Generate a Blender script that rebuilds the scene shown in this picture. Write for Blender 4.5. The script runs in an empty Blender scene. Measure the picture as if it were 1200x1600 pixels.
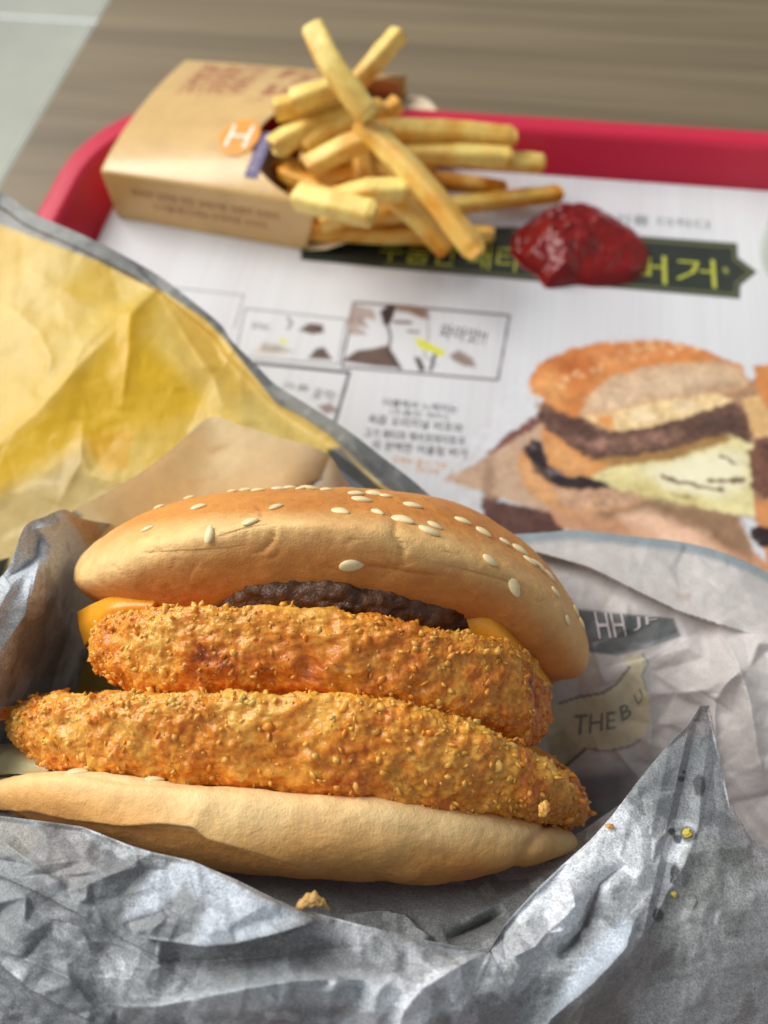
import bpy, bmesh, math, random
import numpy as np
from mathutils import Vector, Matrix, geometry
from mathutils.bvhtree import BVHTree

scene = bpy.context.scene
col = scene.collection
rnd = random.Random(7)

# ------------------------------------------------------------------ camera
FPX, CAM_H = 1295.0, 0.25          # focal length in pixels of a 1200 px wide frame, height above table
_v1 = np.array([400., 2200., -FPX]); _Y = _v1/np.linalg.norm(_v1)
_v2 = np.array([11600., -1425., FPX]); _v2 -= _v2.dot(_Y)*_Y; _X = _v2/np.linalg.norm(_v2)
RW = np.array([_X, _Y, np.cross(_X, _Y)])
CW = np.array([0, 0, CAM_H])
cam_data = bpy.data.cameras.new('camera')
cam = bpy.data.objects.new('camera', cam_data); col.objects.link(cam)
m4 = Matrix.Identity(4)
for i in range(3):
    for j in range(3): m4[i][j] = RW[i][j]
    m4[i][3] = CW[i]
cam.matrix_world = m4
cam_data.sensor_fit = 'HORIZONTAL'; cam_data.sensor_width = 36
cam_data.lens = 36*FPX/1200
cam_data.clip_start = 0.01; cam_data.clip_end = 20
cam_data.dof.use_dof = True
cam_data.dof.focus_distance = 0.149
cam_data.dof.aperture_fstop = 17.5
scene.camera = cam

# ------------------------------------------------------------------ light
world = bpy.data.worlds.new('World'); scene.world = world; world.use_nodes = True
world.node_tree.nodes['Background'].inputs[0].default_value = (0.90, 0.95, 1.0, 1)
world.node_tree.nodes['Background'].inputs[1].default_value = 0.32
def area(name, loc, target, size, power, colour):
    l = bpy.data.lights.new(name, 'AREA'); l.shape = 'RECTANGLE'; l.size = size[0]; l.size_y = size[1]
    l.energy = power; l.color = colour
    o = bpy.data.objects.new(name, l); col.objects.link(o); o.location = loc
    o.rotation_euler = (Vector(target)-Vector(loc)).to_track_quat('-Z', 'Y').to_euler()
area('window_light', (-1.95, 0.80, 1.85), (-0.05, 0.12, 0.03), (2.3, 1.9), 112, (1.0, 0.975, 0.935))
scene.view_settings.view_transform = 'Standard'; scene.view_settings.look = 'None'
scene.view_settings.exposure = 0.0; scene.view_settings.gamma = 1.0
scene.view_settings.use_curve_mapping = False
scene.cycles.max_bounces = 8

# ------------------------------------------------------------------ maths helpers
def P(px, py, d):
    px = np.asarray(px, float); py = np.asarray(py, float); d = np.asarray(d, float)
    c = np.stack(np.broadcast_arrays((px-600)/FPX*d, -(py-800)/FPX*d, -d), -1)
    return c @ RW.T + CW
def camw(x, y, d):
    c = np.stack(np.broadcast_arrays(x, y, -np.asarray(d)), -1)
    return c @ RW.T + CW
def T(px, py, z=0.0):
    r = RW @ np.array([(px-600)/FPX, -(py-800)/FPX, -1.]); return CW + r*((z-CAM_H)/r[2])
def proj(w):
    c = (np.asarray(w)-CW) @ RW
    return 600+FPX*c[..., 0]/-c[..., 2], 800-FPX*c[..., 1]/-c[..., 2]
def lin(c):
    c = np.asarray(c, float)
    if c.max() > 1.001: c = c/255.
    return np.where(c <= 0.04045, c/12.92, ((c+0.055)/1.055)**2.4)
def sstep(a, b, x):
    t = np.clip((x-a)/(b-a), 0, 1); return t*t*(3-2*t)
def _hash(i, j, k, s):
    n = (i.astype(np.int64)*374761393 + j.astype(np.int64)*668265263 + k.astype(np.int64)*2147483647 + s*1274126177) & 0xffffffff
    n = ((n ^ (n >> 13))*1274126177) & 0xffffffff
    n = ((n ^ (n >> 16))*2246822519) & 0xffffffff
    return ((n ^ (n >> 15)) & 0xffffff)/float(0xffffff)
def vnoise(p, s=0):
    i = np.floor(p).astype(np.int64); f = p-i; f = f*f*f*(f*(f*6-15)+10)
    r = 0
    for a in (0, 1):
        for b in (0, 1):
            for c in (0, 1):
                w = (f[..., 0] if a else 1-f[..., 0])*(f[..., 1] if b else 1-f[..., 1])*(f[..., 2] if c else 1-f[..., 2])
                r = r + w*_hash(i[..., 0]+a, i[..., 1]+b, i[..., 2]+c, s)
    return r*2-1
def fbm(p, octv=4, s=0, gain=0.5):
    r = 0; a = 1.; t = 0
    for o in range(octv):
        r = r + a*vnoise(p*(2.03**o)+17.3*o, s+o); t += a; a *= gain
    return r/t
def worley(p, s=0):
    i = np.floor(p).astype(np.int64); best = np.full(p.shape[:-1], 9.); idv = np.zeros(p.shape[:-1])
    for a in (-1, 0, 1):
        for b in (-1, 0, 1):
            for c in (-1, 0, 1):
                q = i+np.array([a, b, c])
                h = [_hash(q[..., 0], q[..., 1], q[..., 2], s+t) for t in (1, 2, 3)]
                d = sum((q[..., n]+h[n]-p[..., n])**2 for n in range(3))
                m = d < best; best = np.where(m, d, best)
                idv = np.where(m, _hash(q[..., 0], q[..., 1], q[..., 2], s+9), idv)
    return np.sqrt(best), idv
def crom(ctrl, t, axis):
    """Catmull-Rom through control values along an axis; t in 0..n-1"""
    c = np.moveaxis(ctrl, axis, 0); n = c.shape[0]
    i = np.clip(np.floor(t).astype(int), 0, n-2); f = (t-i).reshape((-1,)+(1,)*(c.ndim-1))
    g = lambda k: c[np.clip(k, 0, n-1)]
    p0, p1, p2, p3 = g(i-1), g(i), g(i+1), g(i+2)
    p0 = np.where((i == 0).reshape(f.shape), 2*p1-p2, p0)
    p3 = np.where((i == n-2).reshape(f.shape), 2*p2-p1, p3)
    r = 0.5*(2*p1+(p2-p0)*f+(2*p0-5*p1+4*p2-p3)*f*f+(3*p1-p0-3*p2+p3)*f**3)
    return np.moveaxis(r, 0, axis)
def seg_dist(px, py, poly, closed=False):
    """distance to polyline, signed side (+ left of travel as seen in the picture), arclength 0..1"""
    best = np.full(px.shape, 1e9); side = np.zeros(px.shape); arc = np.zeros(px.shape)
    pts = [np.array(p, float) for p in poly]
    if closed: pts = pts+[pts[0]]
    L = [np.linalg.norm(b-a) for a, b in zip(pts, pts[1:])]; tot = sum(L); acc = 0
    for a, b, l in zip(pts, pts[1:], L):
        dx, dy = (b-a)
        t = np.clip(((px-a[0])*dx+(py-a[1])*dy)/(l*l+1e-9), 0, 1)
        d = np.hypot(px-a[0]-t*dx, py-a[1]-t*dy)
        m = d < best
        best = np.where(m, d, best); side = np.where(m, np.sign(dx*(a[1]-py)+dy*(px-a[0])), side)
        arc = np.where(m, (acc+t*l)/tot, arc); acc += l
    return best, side, arc
def inside(px, py, poly):
    r = np.zeros(px.shape, bool); n = len(poly)
    for k in range(n):
        x0, y0 = poly[k]; x1, y1 = poly[(k+1) % n]
        if y0 == y1: continue
        c = ((y0 > py) != (y1 > py)) & (px < (x1-x0)*(py-y0)/(y1-y0)+x0)
        r ^= c
    return r
def pmask(px, py, poly, soft=3.):
    xs = [p[0] for p in poly]; ys = [p[1] for p in poly]
    out = np.zeros(px.shape); m = (px > min(xs)-soft) & (px < max(xs)+soft) & (py > min(ys)-soft) & (py < max(ys)+soft)
    if not m.any(): return out
    x, y = px[m], py[m]
    d, _, _ = seg_dist(x, y, poly, True)
    sd = np.where(inside(x, y, poly), d, -d)
    out[m] = sstep(-soft, soft, sd); return out

# ------------------------------------------------------------------ object helpers
def tag(o, label=None, cat=None, group=None, kind=None):
    if label: o['label'] = label
    if cat: o['category'] = cat
    if group: o['group'] = group
    if kind: o['kind'] = kind
    return o
def empty(name, loc=(0, 0, 0)):
    o = bpy.data.objects.new(name, None); col.objects.link(o); o.location = loc; o.empty_display_size = 0.01; return o
def mesh_obj(name, V, Fc, mat, parent=None, colours=None, smooth=True):
    me = bpy.data.meshes.new(name)
    V = np.asarray(V, float).reshape(-1, 3)
    if isinstance(Fc, np.ndarray):
        nf, k = Fc.shape
        me.vertices.add(len(V)); me.vertices.foreach_set('co', V.ravel())
        me.loops.add(nf*k); me.loops.foreach_set('vertex_index', Fc.ravel().astype(np.int32))
        me.polygons.add(nf); me.polygons.foreach_set('loop_start', np.arange(0, nf*k, k, dtype=np.int32))
        me.update(calc_edges=True)
    else:
        me.from_pydata(V.tolist(), [], Fc)
    if colours is not None:
        a = me.color_attributes.new('Col', 'FLOAT_COLOR', 'POINT')
        c = np.ones((len(V), 4)); c[:, :3] = np.clip(np.asarray(colours).reshape(-1, 3), 0, 1); a.data.foreach_set('color', c.ravel())
    me.validate()
    if smooth: me.shade_smooth()
    me.materials.append(mat)
    o = bpy.data.objects.new(name, me); col.objects.link(o)
    if parent is not None:
        o.parent = parent; o.location = -Vector(parent.location)
    return o
def grid_faces(nv, nu, wrap=False):
    i = np.arange(nv-1)[:, None]; j = np.arange(nu if wrap else nu-1)[None, :]
    j2 = (j+1) % nu
    return np.stack([i*nu+j+0*j2, (i+1)*nu+j, (i+1)*nu+j2, i*nu+j2+0*j], -1).reshape(-1, 4)

def mat(name, base=(0.5, 0.5, 0.5), rough=0.5, spec=0.5, vcol=False, sss=0, sss_r=(1, .35, .12), sss_scale=0.003,
        noise=None, bump=None, coat=0, translucent=0, tcol=None, metallic=0, speckle=None):
    """noise=(scale, amount) colour mottling; bump=[(scale, distance_m), ...]; speckle=(scale, amount)"""
    m = bpy.data.materials.new(name); m.use_nodes = True; nt = m.node_tree; N = nt.nodes; L = nt.links
    b = N['Principled BSDF']; out = N['Material Output']
    b.inputs['Roughness'].default_value = rough; b.inputs['Specular IOR Level'].default_value = spec
    b.inputs['Metallic'].default_value = metallic
    b.inputs['Coat Weight'].default_value = coat; b.inputs['Coat Roughness'].default_value = 0.12
    tc = N.new('ShaderNodeTexCoord')
    if vcol:
        a = N.new('ShaderNodeAttribute'); a.attribute_name = 'Col'; c = a.outputs['Color']
    else:
        r = N.new('ShaderNodeRGB'); r.outputs[0].default_value = (*base, 1); c = r.outputs[0]
    for spec_ in ([noise] if noise else [])+([speckle] if speckle else []):
        n = N.new('ShaderNodeTexNoise'); n.inputs['Scale'].default_value = spec_[0]; n.inputs['Detail'].default_value = 4
        n.inputs['Roughness'].default_value = 0.65
        L.new(tc.outputs['Object'], n.inputs['Vector'])
        mr = N.new('ShaderNodeMapRange'); mr.inputs['From Min'].default_value = 0.3; mr.inputs['From Max'].default_value = 0.7
        mr.inputs['To Min'].default_value = 1-spec_[1]; mr.inputs['To Max'].default_value = 1+spec_[1]
        L.new(n.outputs['Fac'], mr.inputs['Value'])
        mx = N.new('ShaderNodeVectorMath'); mx.operation = 'SCALE'
        L.new(c, mx.inputs[0]); L.new(mr.outputs[0], mx.inputs['Scale']); c = mx.outputs[0]
    L.new(c, b.inputs['Base Color'])
    if sss:
        b.inputs['Subsurface Weight'].default_value = sss; b.inputs['Subsurface Radius'].default_value = sss_r
        b.inputs['Subsurface Scale'].default_value = sss_scale
    prev = None
    for sc_, dist in (bump or []):
        n = N.new('ShaderNodeTexNoise'); n.inputs['Scale'].default_value = sc_; n.inputs['Detail'].default_value = 5
        L.new(tc.outputs['Object'], n.inputs['Vector'])
        bp = N.new('ShaderNodeBump'); bp.inputs['Distance'].default_value = dist; bp.inputs['Strength'].default_value = 1
        L.new(n.outputs['Fac'], bp.inputs['Height'])
        if prev: L.new(prev, bp.inputs['Normal'])
        prev = bp.outputs['Normal']
    if prev: L.new(prev, b.inputs['Normal'])
    if translucent:
        t = N.new('ShaderNodeBsdfTranslucent'); mixs = N.new('ShaderNodeMixShader'); mixs.inputs[0].default_value = translucent
        if tcol: t.inputs['Color'].default_value = (*tcol, 1)
        else: L.new(c, t.inputs['Color'])
        L.new(b.outputs[0], mixs.inputs[1]); L.new(t.outputs[0], mixs.inputs[2]); L.new(mixs.outputs[0], out.inputs['Surface'])
    return m

# ------------------------------------------------------------------ floor and table
FZ = -0.72
m_grout = mat('grout', lin((240, 246, 246)), 0.7)
m_tile = mat('floor_tile', lin((176, 178, 166)), 0.40, noise=(3, .12))
def box_mesh(x0, x1, y0, y1, z0, z1, bev=0.0):
    bm = bmesh.new(); bmesh.ops.create_cube(bm, size=1)
    for v in bm.verts:
        v.co = Vector(((x0+x1)/2+v.co.x*(x1-x0), (y0+y1)/2+v.co.y*(y1-y0), (z0+z1)/2+v.co.z*(z1-z0)))
    if bev: bmesh.ops.bevel(bm, geom=bm.edges[:], offset=bev, segments=3, affect='EDGES', profile=0.5)
    V = [tuple(v.co) for v in bm.verts]; Fc = [[v.index for v in f.verts] for f in bm.faces]
    bm.verts.index_update(); Fc = [[v.index for v in f.verts] for f in bm.faces]; bm.free(); return V, Fc
V, Fc = box_mesh(-6, 6, -6, 6, FZ-0.1, FZ-0.004)
floor = tag(mesh_obj('floor', V, Fc, m_grout, smooth=False), kind='structure')
jy = T(80, 28, FZ)[1]
V, Fc = box_mesh(0, 0.6, 0, 0.6, -0.004, 0, 0.0015)
tile0 = None
for ix in range(-3, 2):
    for iy in range(-2, 3):
        if tile0 is None:
            o = mesh_obj('tile', V, Fc, m_tile, smooth=False); tile0 = o
        else:
            o = tile0.copy(); col.objects.link(o)
        o.parent = floor
        o.location = (ix*0.613-0.30, jy+0.0065+iy*0.613, FZ)

m_wood = bpy.data.materials.new('wood_laminate'); m_wood.use_nodes = True
nt = m_wood.node_tree; N = nt.nodes; L = nt.links; b = N['Principled BSDF']
tc = N.new('ShaderNodeTexCoord'); mp = N.new('ShaderNodeMapping'); mp.inputs['Scale'].default_value = (1.6, 42, 8)
L.new(tc.outputs['Object'], mp.inputs['Vector'])
n1 = N.new('ShaderNodeTexNoise'); n1.inputs['Scale'].default_value = 1.7; n1.inputs['Detail'].default_value = 6; n1.inputs['Distortion'].default_value = 0.6
L.new(mp.outputs[0], n1.inputs['Vector'])
cr = N.new('ShaderNodeValToRGB'); e = cr.color_ramp.elements
e[0].position = 0.22; e[0].color = (*lin((98, 86, 66)), 1); e[1].position = 0.76; e[1].color = (*lin((134, 118, 92)), 1)
L.new(n1.outputs['Fac'], cr.inputs[0]); L.new(cr.outputs[0], b.inputs['Base Color'])
b.inputs['Roughness'].default_value = 0.5
V, Fc = box_mesh(-0.239, 1.0, -0.35, 0.95, -0.028, 0, 0.002)
tag(mesh_obj('table', V, Fc, m_wood, smooth=False), 'grey brown wood-grain laminate table under the red tray', 'table')

# ------------------------------------------------------------------ serving tray
m_tray = mat('red_plastic', lin((196, 28, 62)), 0.38, 0.5, noise=(900, .05), bump=[(1500, 0.00006)])
def rr_loop(x0, x1, y0, y1, r, z, n=14):
    pts = []
    for cx, cy, a0 in ((x1-r, y1-r, 0), (x0+r, y1-r, 90), (x0+r, y0+r, 180), (x1-r, y0+r, 270)):
        for k in range(n+1):
            a = math.radians(a0+90*k/n); pts.append((cx+r*math.cos(a), cy+r*math.sin(a), z))
    return pts
TX0, TX1, TY0, TY1 = -0.1775, 0.235, -0.10, 0.3275
def tray_loops(spec):
    V = []; n = None
    for off, z, r in spec:
        lp = rr_loop(TX0-off, TX1+off, TY0-off, TY1+off, r, z); n = len(lp); V += lp
    Fc = []
    for k in range(len(spec)-1):
        for j in range(n):
            Fc.append([k*n+j, k*n+(j+1) % n, (k+1)*n+(j+1) % n, (k+1)*n+j])
    return V, Fc, n
tray = tag(empty('serving_tray', (0.03, 0.16, 0)), 'shiny crimson red plastic serving tray with raised rim and rounded corner', 'tray')
V, Fc, n = tray_loops([(-0.002, 0.0030, 0.045), (0, 0.0032, 0.047), (0.001, 0.0042, 0.048), (0.0022, 0.0075, 0.049), (0.0058, 0.0195, 0.053), (0.0068, 0.0212, 0.054), (0.0085, 0.0220, 0.056)])
Fc.append(list(range(n)))
mesh_obj('tray_base', V, Fc, m_tray, tray)
V, Fc, n = tray_loops([(0.0085, 0.0220, 0.056), (0.0150, 0.0222, 0.060), (0.0172, 0.0212, 0.062), (0.0180, 0.0190, 0.063), (0.0172, 0.0165, 0.062), (0.0120, 0.0150, 0.058), (0.006, 0.003, 0.05), (-0.002, 0.0012, 0.045)])
Fc.append(list(range((8-1)*n, 8*n))[::-1])
mesh_obj('rim', V, Fc, m_tray, tray)

# ------------------------------------------------------------------ placemat with its print
MZ = 0.0042
nx, ny = 760, 620
gx = np.linspace(-0.176, 0.232, nx); gy = np.linspace(-0.02, 0.3265, ny)
GX, GY = np.meshgrid(gx, gy)
GZ = np.full(GX.shape, MZ) + 0.0012*sstep(0.318, 0.3265, GY)
mpx, mpy = proj(np.stack([GX, GY, GZ], -1))
base = np.ones(GX.shape+(3,))*lin((214, 215, 219))
q = np.stack([GX*900, GY*10, 0*GX], -1)
st = fbm(q, 3, 3)
base *= (1-0.10*np.clip(st, 0, 1)-0.04*np.clip(fbm(q*0.2, 2, 8), 0, 1))[..., None]
q2 = np.stack([GX*55, GY*3, 0*GX], -1)
base *= 1-(0.07*np.clip(vnoise(q2, 5), 0, 1))[..., None]*np.array([0.6, 1.0, 0.9])
pn = fbm(np.stack([GX*260, GY*260, 0*GX], -1), 4, 21)
pn2 = fbm(np.stack([GX*900, GY*900, 0*GX], -1), 3, 31)
def paint(poly, c, soft=2.5, nz=0.0, nz2=0.0, alpha=1.0, tex=None):
    global base
    m = pmask(mpx, mpy, poly, soft)*alpha
    if tex is not None: m = m*tex
    cc = lin(c)*(1+nz*pn+nz2*pn2)[..., None]
    base = base*(1-m[..., None])+cc*m[..., None]
def stroke(poly, c, w, soft=1.0, alpha=1.0):
    global base
    xs = [p[0] for p in poly]; ys = [p[1] for p in poly]
    sel = (mpx > min(xs)-w-4) & (mpx < max(xs)+w+4) & (mpy > min(ys)-w-4) & (mpy < max(ys)+w+4)
    if not sel.any(): return
    d, _, _ = seg_dist(mpx[sel], mpy[sel], poly)
    m = (1-sstep(w/2-soft, w/2+soft, d))[..., None]*alpha
    base[sel] = base[sel]*(1-m)+lin(c)*m
z5 = lambda pts: [(680+x/2.308, 500+y/2.308) for x, y in pts]
z4 = lambda pts: [(350+x/2.4, 430+y/2.4) for x, y in pts]
# banner
paint([(470, 366), (800, 354), (1152, 380), (1153, 402), (1183, 425), (1157, 446), (1156, 467), (600, 419), (470, 406)], (44, 50, 44), 1.5, 0.2)
stroke([(600, 413), (1149, 460), (1150, 442), (1172, 425), (1147, 405), (1146, 386), (800, 361)], (104, 108, 70), 3)
stroke([(1133, 421), (1135, 424)], (140, 142, 70), 7)
# comic panels
GR = (92, 84, 86)
stroke([(553, 472), (796, 493), (778, 594), (534, 573), (553, 472)], GR, 3.5)
stroke([(383, 482), (541, 499), (528, 570), (368, 556), (383, 482)], GR, 2.5, alpha=.7)
stroke([(395, 567), (546, 582), (521, 668)], (70, 66, 70), 5)
stroke([(262, 449), (381, 461), (366, 512)], GR, 2.5, alpha=.6)
stroke([(690, 800), (742, 805), (738, 850)], GR, 3)
BR = (98, 78, 72); DK = (58, 46, 46)
paint(z4([(480, 110), (560, 130), (570, 170), (520, 160), (545, 200), (500, 190), (540, 225), (470, 222), (460, 180)]), (150, 128, 118), 2, .5, .8, .8)
paint(z4([(585, 135), (620, 108), (650, 112), (640, 140), (625, 180), (600, 190)]), DK, 2, .3)
paint(z4([(640, 110), (700, 112), (765, 130), (772, 165), (735, 160), (690, 140), (650, 135)]), (140, 112, 98), 2.5, .3, .4)
paint(z4([(440, 322), (500, 282), (560, 275), (612, 262), (640, 300), (668, 350), (560, 340)]), BR, 2.5, .3)
stroke(z4([(612, 180), (625, 230), (615, 290), (660, 350)]), DK, 4)
stroke(z4([(760, 150), (768, 230), (750, 300), (800, 340)]), (150, 140, 140), 2)
stroke(z4([(640, 175), (700, 178)]), (120, 100, 95), 5); stroke(z4([(690, 210), (730, 214)]), (130, 110, 105), 4)
paint(z4([(712, 236), (740, 240), (832, 285), (822, 306), (730, 270)]), (214, 214, 60), 1.8)
paint(z4([(712, 305), (735, 310), (755, 355), (735, 362)]), DK, 2)
stroke(z4([(790, 300), (775, 355)]), DK, 5)
paint(z4([(845, 300), (880, 280), (930, 310), (946, 345), (900, 340), (860, 320)]), (150, 132, 126), 3, .4)
paint(z4([(280, 205), (320, 180), (370, 185), (375, 215), (330, 222)]), BR, 2.5, .4)
stroke(z4([(240, 160), (255, 180), (240, 200)]), DK, 5, alpha=.6)
paint(z4([(315, 312), (345, 275), (375, 270), (408, 318)]), BR, 2.5, .3)
paint(z4([(100, 290), (150, 250), (210, 262), (260, 285), (200, 300)]), (190, 182, 172), 4, .6)
paint(z4([(205, 236), (232, 240), (236, 258), (214, 256)]), (214, 214, 90), 3)
paint(z4([(350, 490), (400, 480), (430, 510), (380, 520)]), (140, 120, 118), 3, .4)
# the printed burger photograph: edges wander a little, as a photograph's do
_keep = (mpx, mpy)
_w = np.stack([GX*420, GY*420, 0*GX], -1)
mpx = mpx+4.5*fbm(_w, 2, 61)+0.7*fbm(_w*4, 2, 62); mpy = mpy+4.0*fbm(_w, 2, 63)+0.7*fbm(_w*4, 2, 64)
paint(z5([(365, 300), (1130, 215), (1300, 200), (1300, 900), (1150, 720), (640, 620), (400, 540)]), (166, 128, 98), 5, .2, .2)
paint(z5([(175, 700), (185, 490), (250, 415), (380, 335), (430, 420), (300, 560)]), (128, 84, 74), 3, .3, .3)
paint(z5([(165, 640), (450, 690), (470, 775), (215, 778), (175, 720)]), (96, 64, 56), 3, .4, .4)
paint(z5([(30, 575), (180, 498), (390, 365), (430, 560), (520, 710), (400, 692)]), (196, 164, 138), 3, .12)
paint(z5([(180, 500), (215, 480), (205, 640), (170, 625)]), (168, 136, 112), 8, .1)
paint(z5([(395, 685), (500, 690), (700, 640), (1080, 700), (1145, 830), (1300, 980), (1300, 1100), (900, 960), (560, 790), (450, 745)]), (196, 146, 112), 3, .15)
paint(z5([(560, 690), (760, 640), (1085, 695), (1142, 830), (1150, 870), (900, 745), (700, 700), (620, 720)]), (148, 116, 88), 8, .2)
paint(z5([(660, 705), (760, 690), (960, 770), (1060, 860), (900, 840), (740, 770)]), (232, 190, 160), 14, .1)
paint(z5([(300, 480), (335, 465), (400, 540), (480, 600), (640, 595), (790, 640), (700, 682), (500, 698), (430, 688), (335, 625), (302, 550)]), (206, 150, 100), 3, .2)
paint(z5([(420, 600), (500, 612), (640, 602), (780, 642), (700, 675), (520, 690), (450, 670)]), (194, 154, 124), 4, .3, .3)
paint(z5([(315, 462), (345, 430), (385, 438), (402, 500), (440, 548), (500, 566), (560, 556), (650, 600), (500, 614), (400, 585), (350, 535)]), (48, 34, 38), 3, .5)
paint(z5([(335, 450), (360, 445), (365, 465), (345, 470)]), (120, 108, 108), 4)
paint(z5([(400, 540), (430, 535), (440, 560), (415, 562)]), (110, 96, 98), 4)
paint(z5([(540, 548), (800, 495), (1050, 405), (1140, 440), (1150, 620), (1165, 715), (1080, 697), (800, 642), (640, 602)]), (226, 214, 158), 3, .15)
paint(z5([(760, 540), (1000, 470), (1110, 480), (1120, 600), (1000, 640), (850, 620)]), (238, 232, 198), 14, .1)
for a in ([(1030, 490), (1085, 520)], [(820, 565), (900, 590)], [(990, 580), (1110, 578)], [(900, 590), (1040, 612)], [(860, 625), (915, 640)]):
    stroke(z5(a), (120, 92, 66), 5, 2)
paint(z5([(385, 385), (440, 400), (510, 470), (640, 510), (570, 562), (490, 562), (405, 520)]), (212, 148, 88), 3, .2)
paint(z5([(560, 500), (850, 455), (1040, 400), (1075, 430), (850, 505), (640, 530)]), (168, 128, 76), 4, .3)
paint(z5([(365, 345), (400, 285), (500, 340), (600, 400), (700, 398), (900, 350), (1060, 285), (1125, 330), (1140, 445), (1040, 408), (850, 465), (700, 492), (550, 500), (490, 460), (410, 395)]), (104, 74, 62), 3, .5, .7)
paint(z5([(500, 400), (560, 410), (640, 440), (600, 470), (520, 450)]), (150, 112, 98), 5, .6, .6)
paint(z5([(700, 420), (820, 400), (840, 440), (720, 470)]), (146, 106, 92), 6, .6, .6)
paint(z5([(530, 350), (600, 338), (800, 288), (1000, 258), (1075, 292), (900, 352), (760, 390), (680, 402), (600, 385)]), (230, 200, 148), 3, .35, .3)
paint(z5([(570, 350), (640, 345), (640, 390), (600, 385)]), (228, 156, 88), 5, .2)
paint(z5([(335, 212), (365, 162), (500, 100), (650, 78), (850, 78), (1000, 118), (1110, 170), (1132, 220), (1110, 250), (1000, 265), (800, 290), (600, 335), (500, 352), (440, 330), (370, 272), (342, 245)]), (208, 132, 72), 3, .25)
paint(z5([(420, 160), (600, 100), (800, 85), (900, 110), (640, 150), (500, 230)]), (186, 100, 48), 16, .2, alpha=.8)
paint(z5([(525, 345), (560, 262), (640, 202), (760, 168), (900, 152), (1040, 150), (1108, 182), (1130, 222), (1105, 250), (1000, 265), (800, 290), (600, 335)]), (206, 172, 138), 5, .25, .2)
for k in range(26):
    a = rnd.random(); cx = 430+520*a; cy = 250-150*math.sin(a*2.2)+rnd.uniform(-25, 30)
    c = z5([(cx, cy)])[0]; stroke([c, (c[0]+4, c[1]+1.5)], (232, 190, 140), 5, 1.5, .8)
paint(z5([(1145, 170), (1200, 158), (1300, 150), (1300, 300), (1200, 330), (1165, 260)]), (206, 134, 76), 3, .2)
paint(z5([(1110, 285), (1165, 270), (1200, 330), (1300, 300), (1300, 430), (1150, 420)]), (218, 176, 120), 3, .3)
paint(z5([(1130, 480), (1160, 430), (1300, 420), (1300, 650), (1200, 650), (1140, 600)]), (116, 78, 64), 3, .5, .5)
paint(z5([(1150, 650), (1300, 640), (1300, 900), (1200, 900), (1160, 720)]), (206, 140, 88), 3, .2)
paint(z5([(1135, 745), (1200, 745), (1300, 760), (1300, 830), (1180, 815), (1135, 790)]), (50, 36, 38), 3, .4)
for pl, c_, sf, a_ in (([(560, 120), (700, 95), (860, 105), (760, 140), (600, 190)], (226, 160, 104), 22, .6), ([(350, 230), (420, 190), (470, 250), (450, 320), (380, 270)], (226, 166, 104), 18, .7),
                       ([(560, 300), (700, 230), (900, 190), (1060, 200), (1000, 230), (760, 270), (620, 320)], (222, 194, 164), 20, .6), ([(900, 250), (1090, 225), (1110, 245), (1000, 262)], (164, 128, 98), 10, .6),
                       ([(430, 330), (520, 370), (600, 420), (560, 440), (450, 390)], (70, 46, 40), 10, .7), ([(900, 380), (1080, 330), (1110, 400), (960, 420)], (72, 50, 44), 12, .6),
                       ([(620, 430), (800, 420), (900, 400), (860, 440), (660, 475)], (136, 104, 88), 10, .6), ([(700, 330), (760, 320), (800, 350), (720, 370)], (246, 226, 190), 8, .7),
                       ([(850, 300), (900, 290), (940, 310), (880, 330)], (246, 226, 190), 8, .7), ([(330, 520), (400, 580), (440, 660), (380, 640), (320, 570)], (222, 168, 118), 14, .6),
                       ([(600, 560), (760, 590), (980, 650), (1000, 675), (760, 640)], (206, 190, 120), 12, .7), ([(420, 430), (470, 480), (560, 530), (500, 550), (430, 500)], (226, 172, 116), 12, .6)):
    paint(z5(pl), c_, sf, .2, .3, a_)
_bm = pmask(mpx, mpy, z5([(20, 575), (335, 150), (650, 60), (1110, 150), (1400, 140), (1400, 1100), (900, 960), (450, 770), (170, 775)]), 6)
_lum = base.mean(-1); _bm = _bm*(1-sstep(.62, .72, _lum))
_g = 1+0.15*fbm(_w*0.55, 3, 71)+0.16*fbm(_w*2.2, 3, 72)+0.12*fbm(_w*6, 2, 73)
base = base*(1+_bm[..., None]*(_g[..., None]-1)*np.array([.8, 1., 1.15]))
mpx, mpy = _keep
m_mat = mat('printed_paper', vcol=True, rough=0.42, spec=0.45)
placemat = tag(mesh_obj('placemat', np.stack([GX, GY, GZ], -1), grid_faces(ny, nx), m_mat, colours=base),
               'white printed paper placemat with burger picture and comic panels, lining the red tray', 'placemat')

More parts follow.
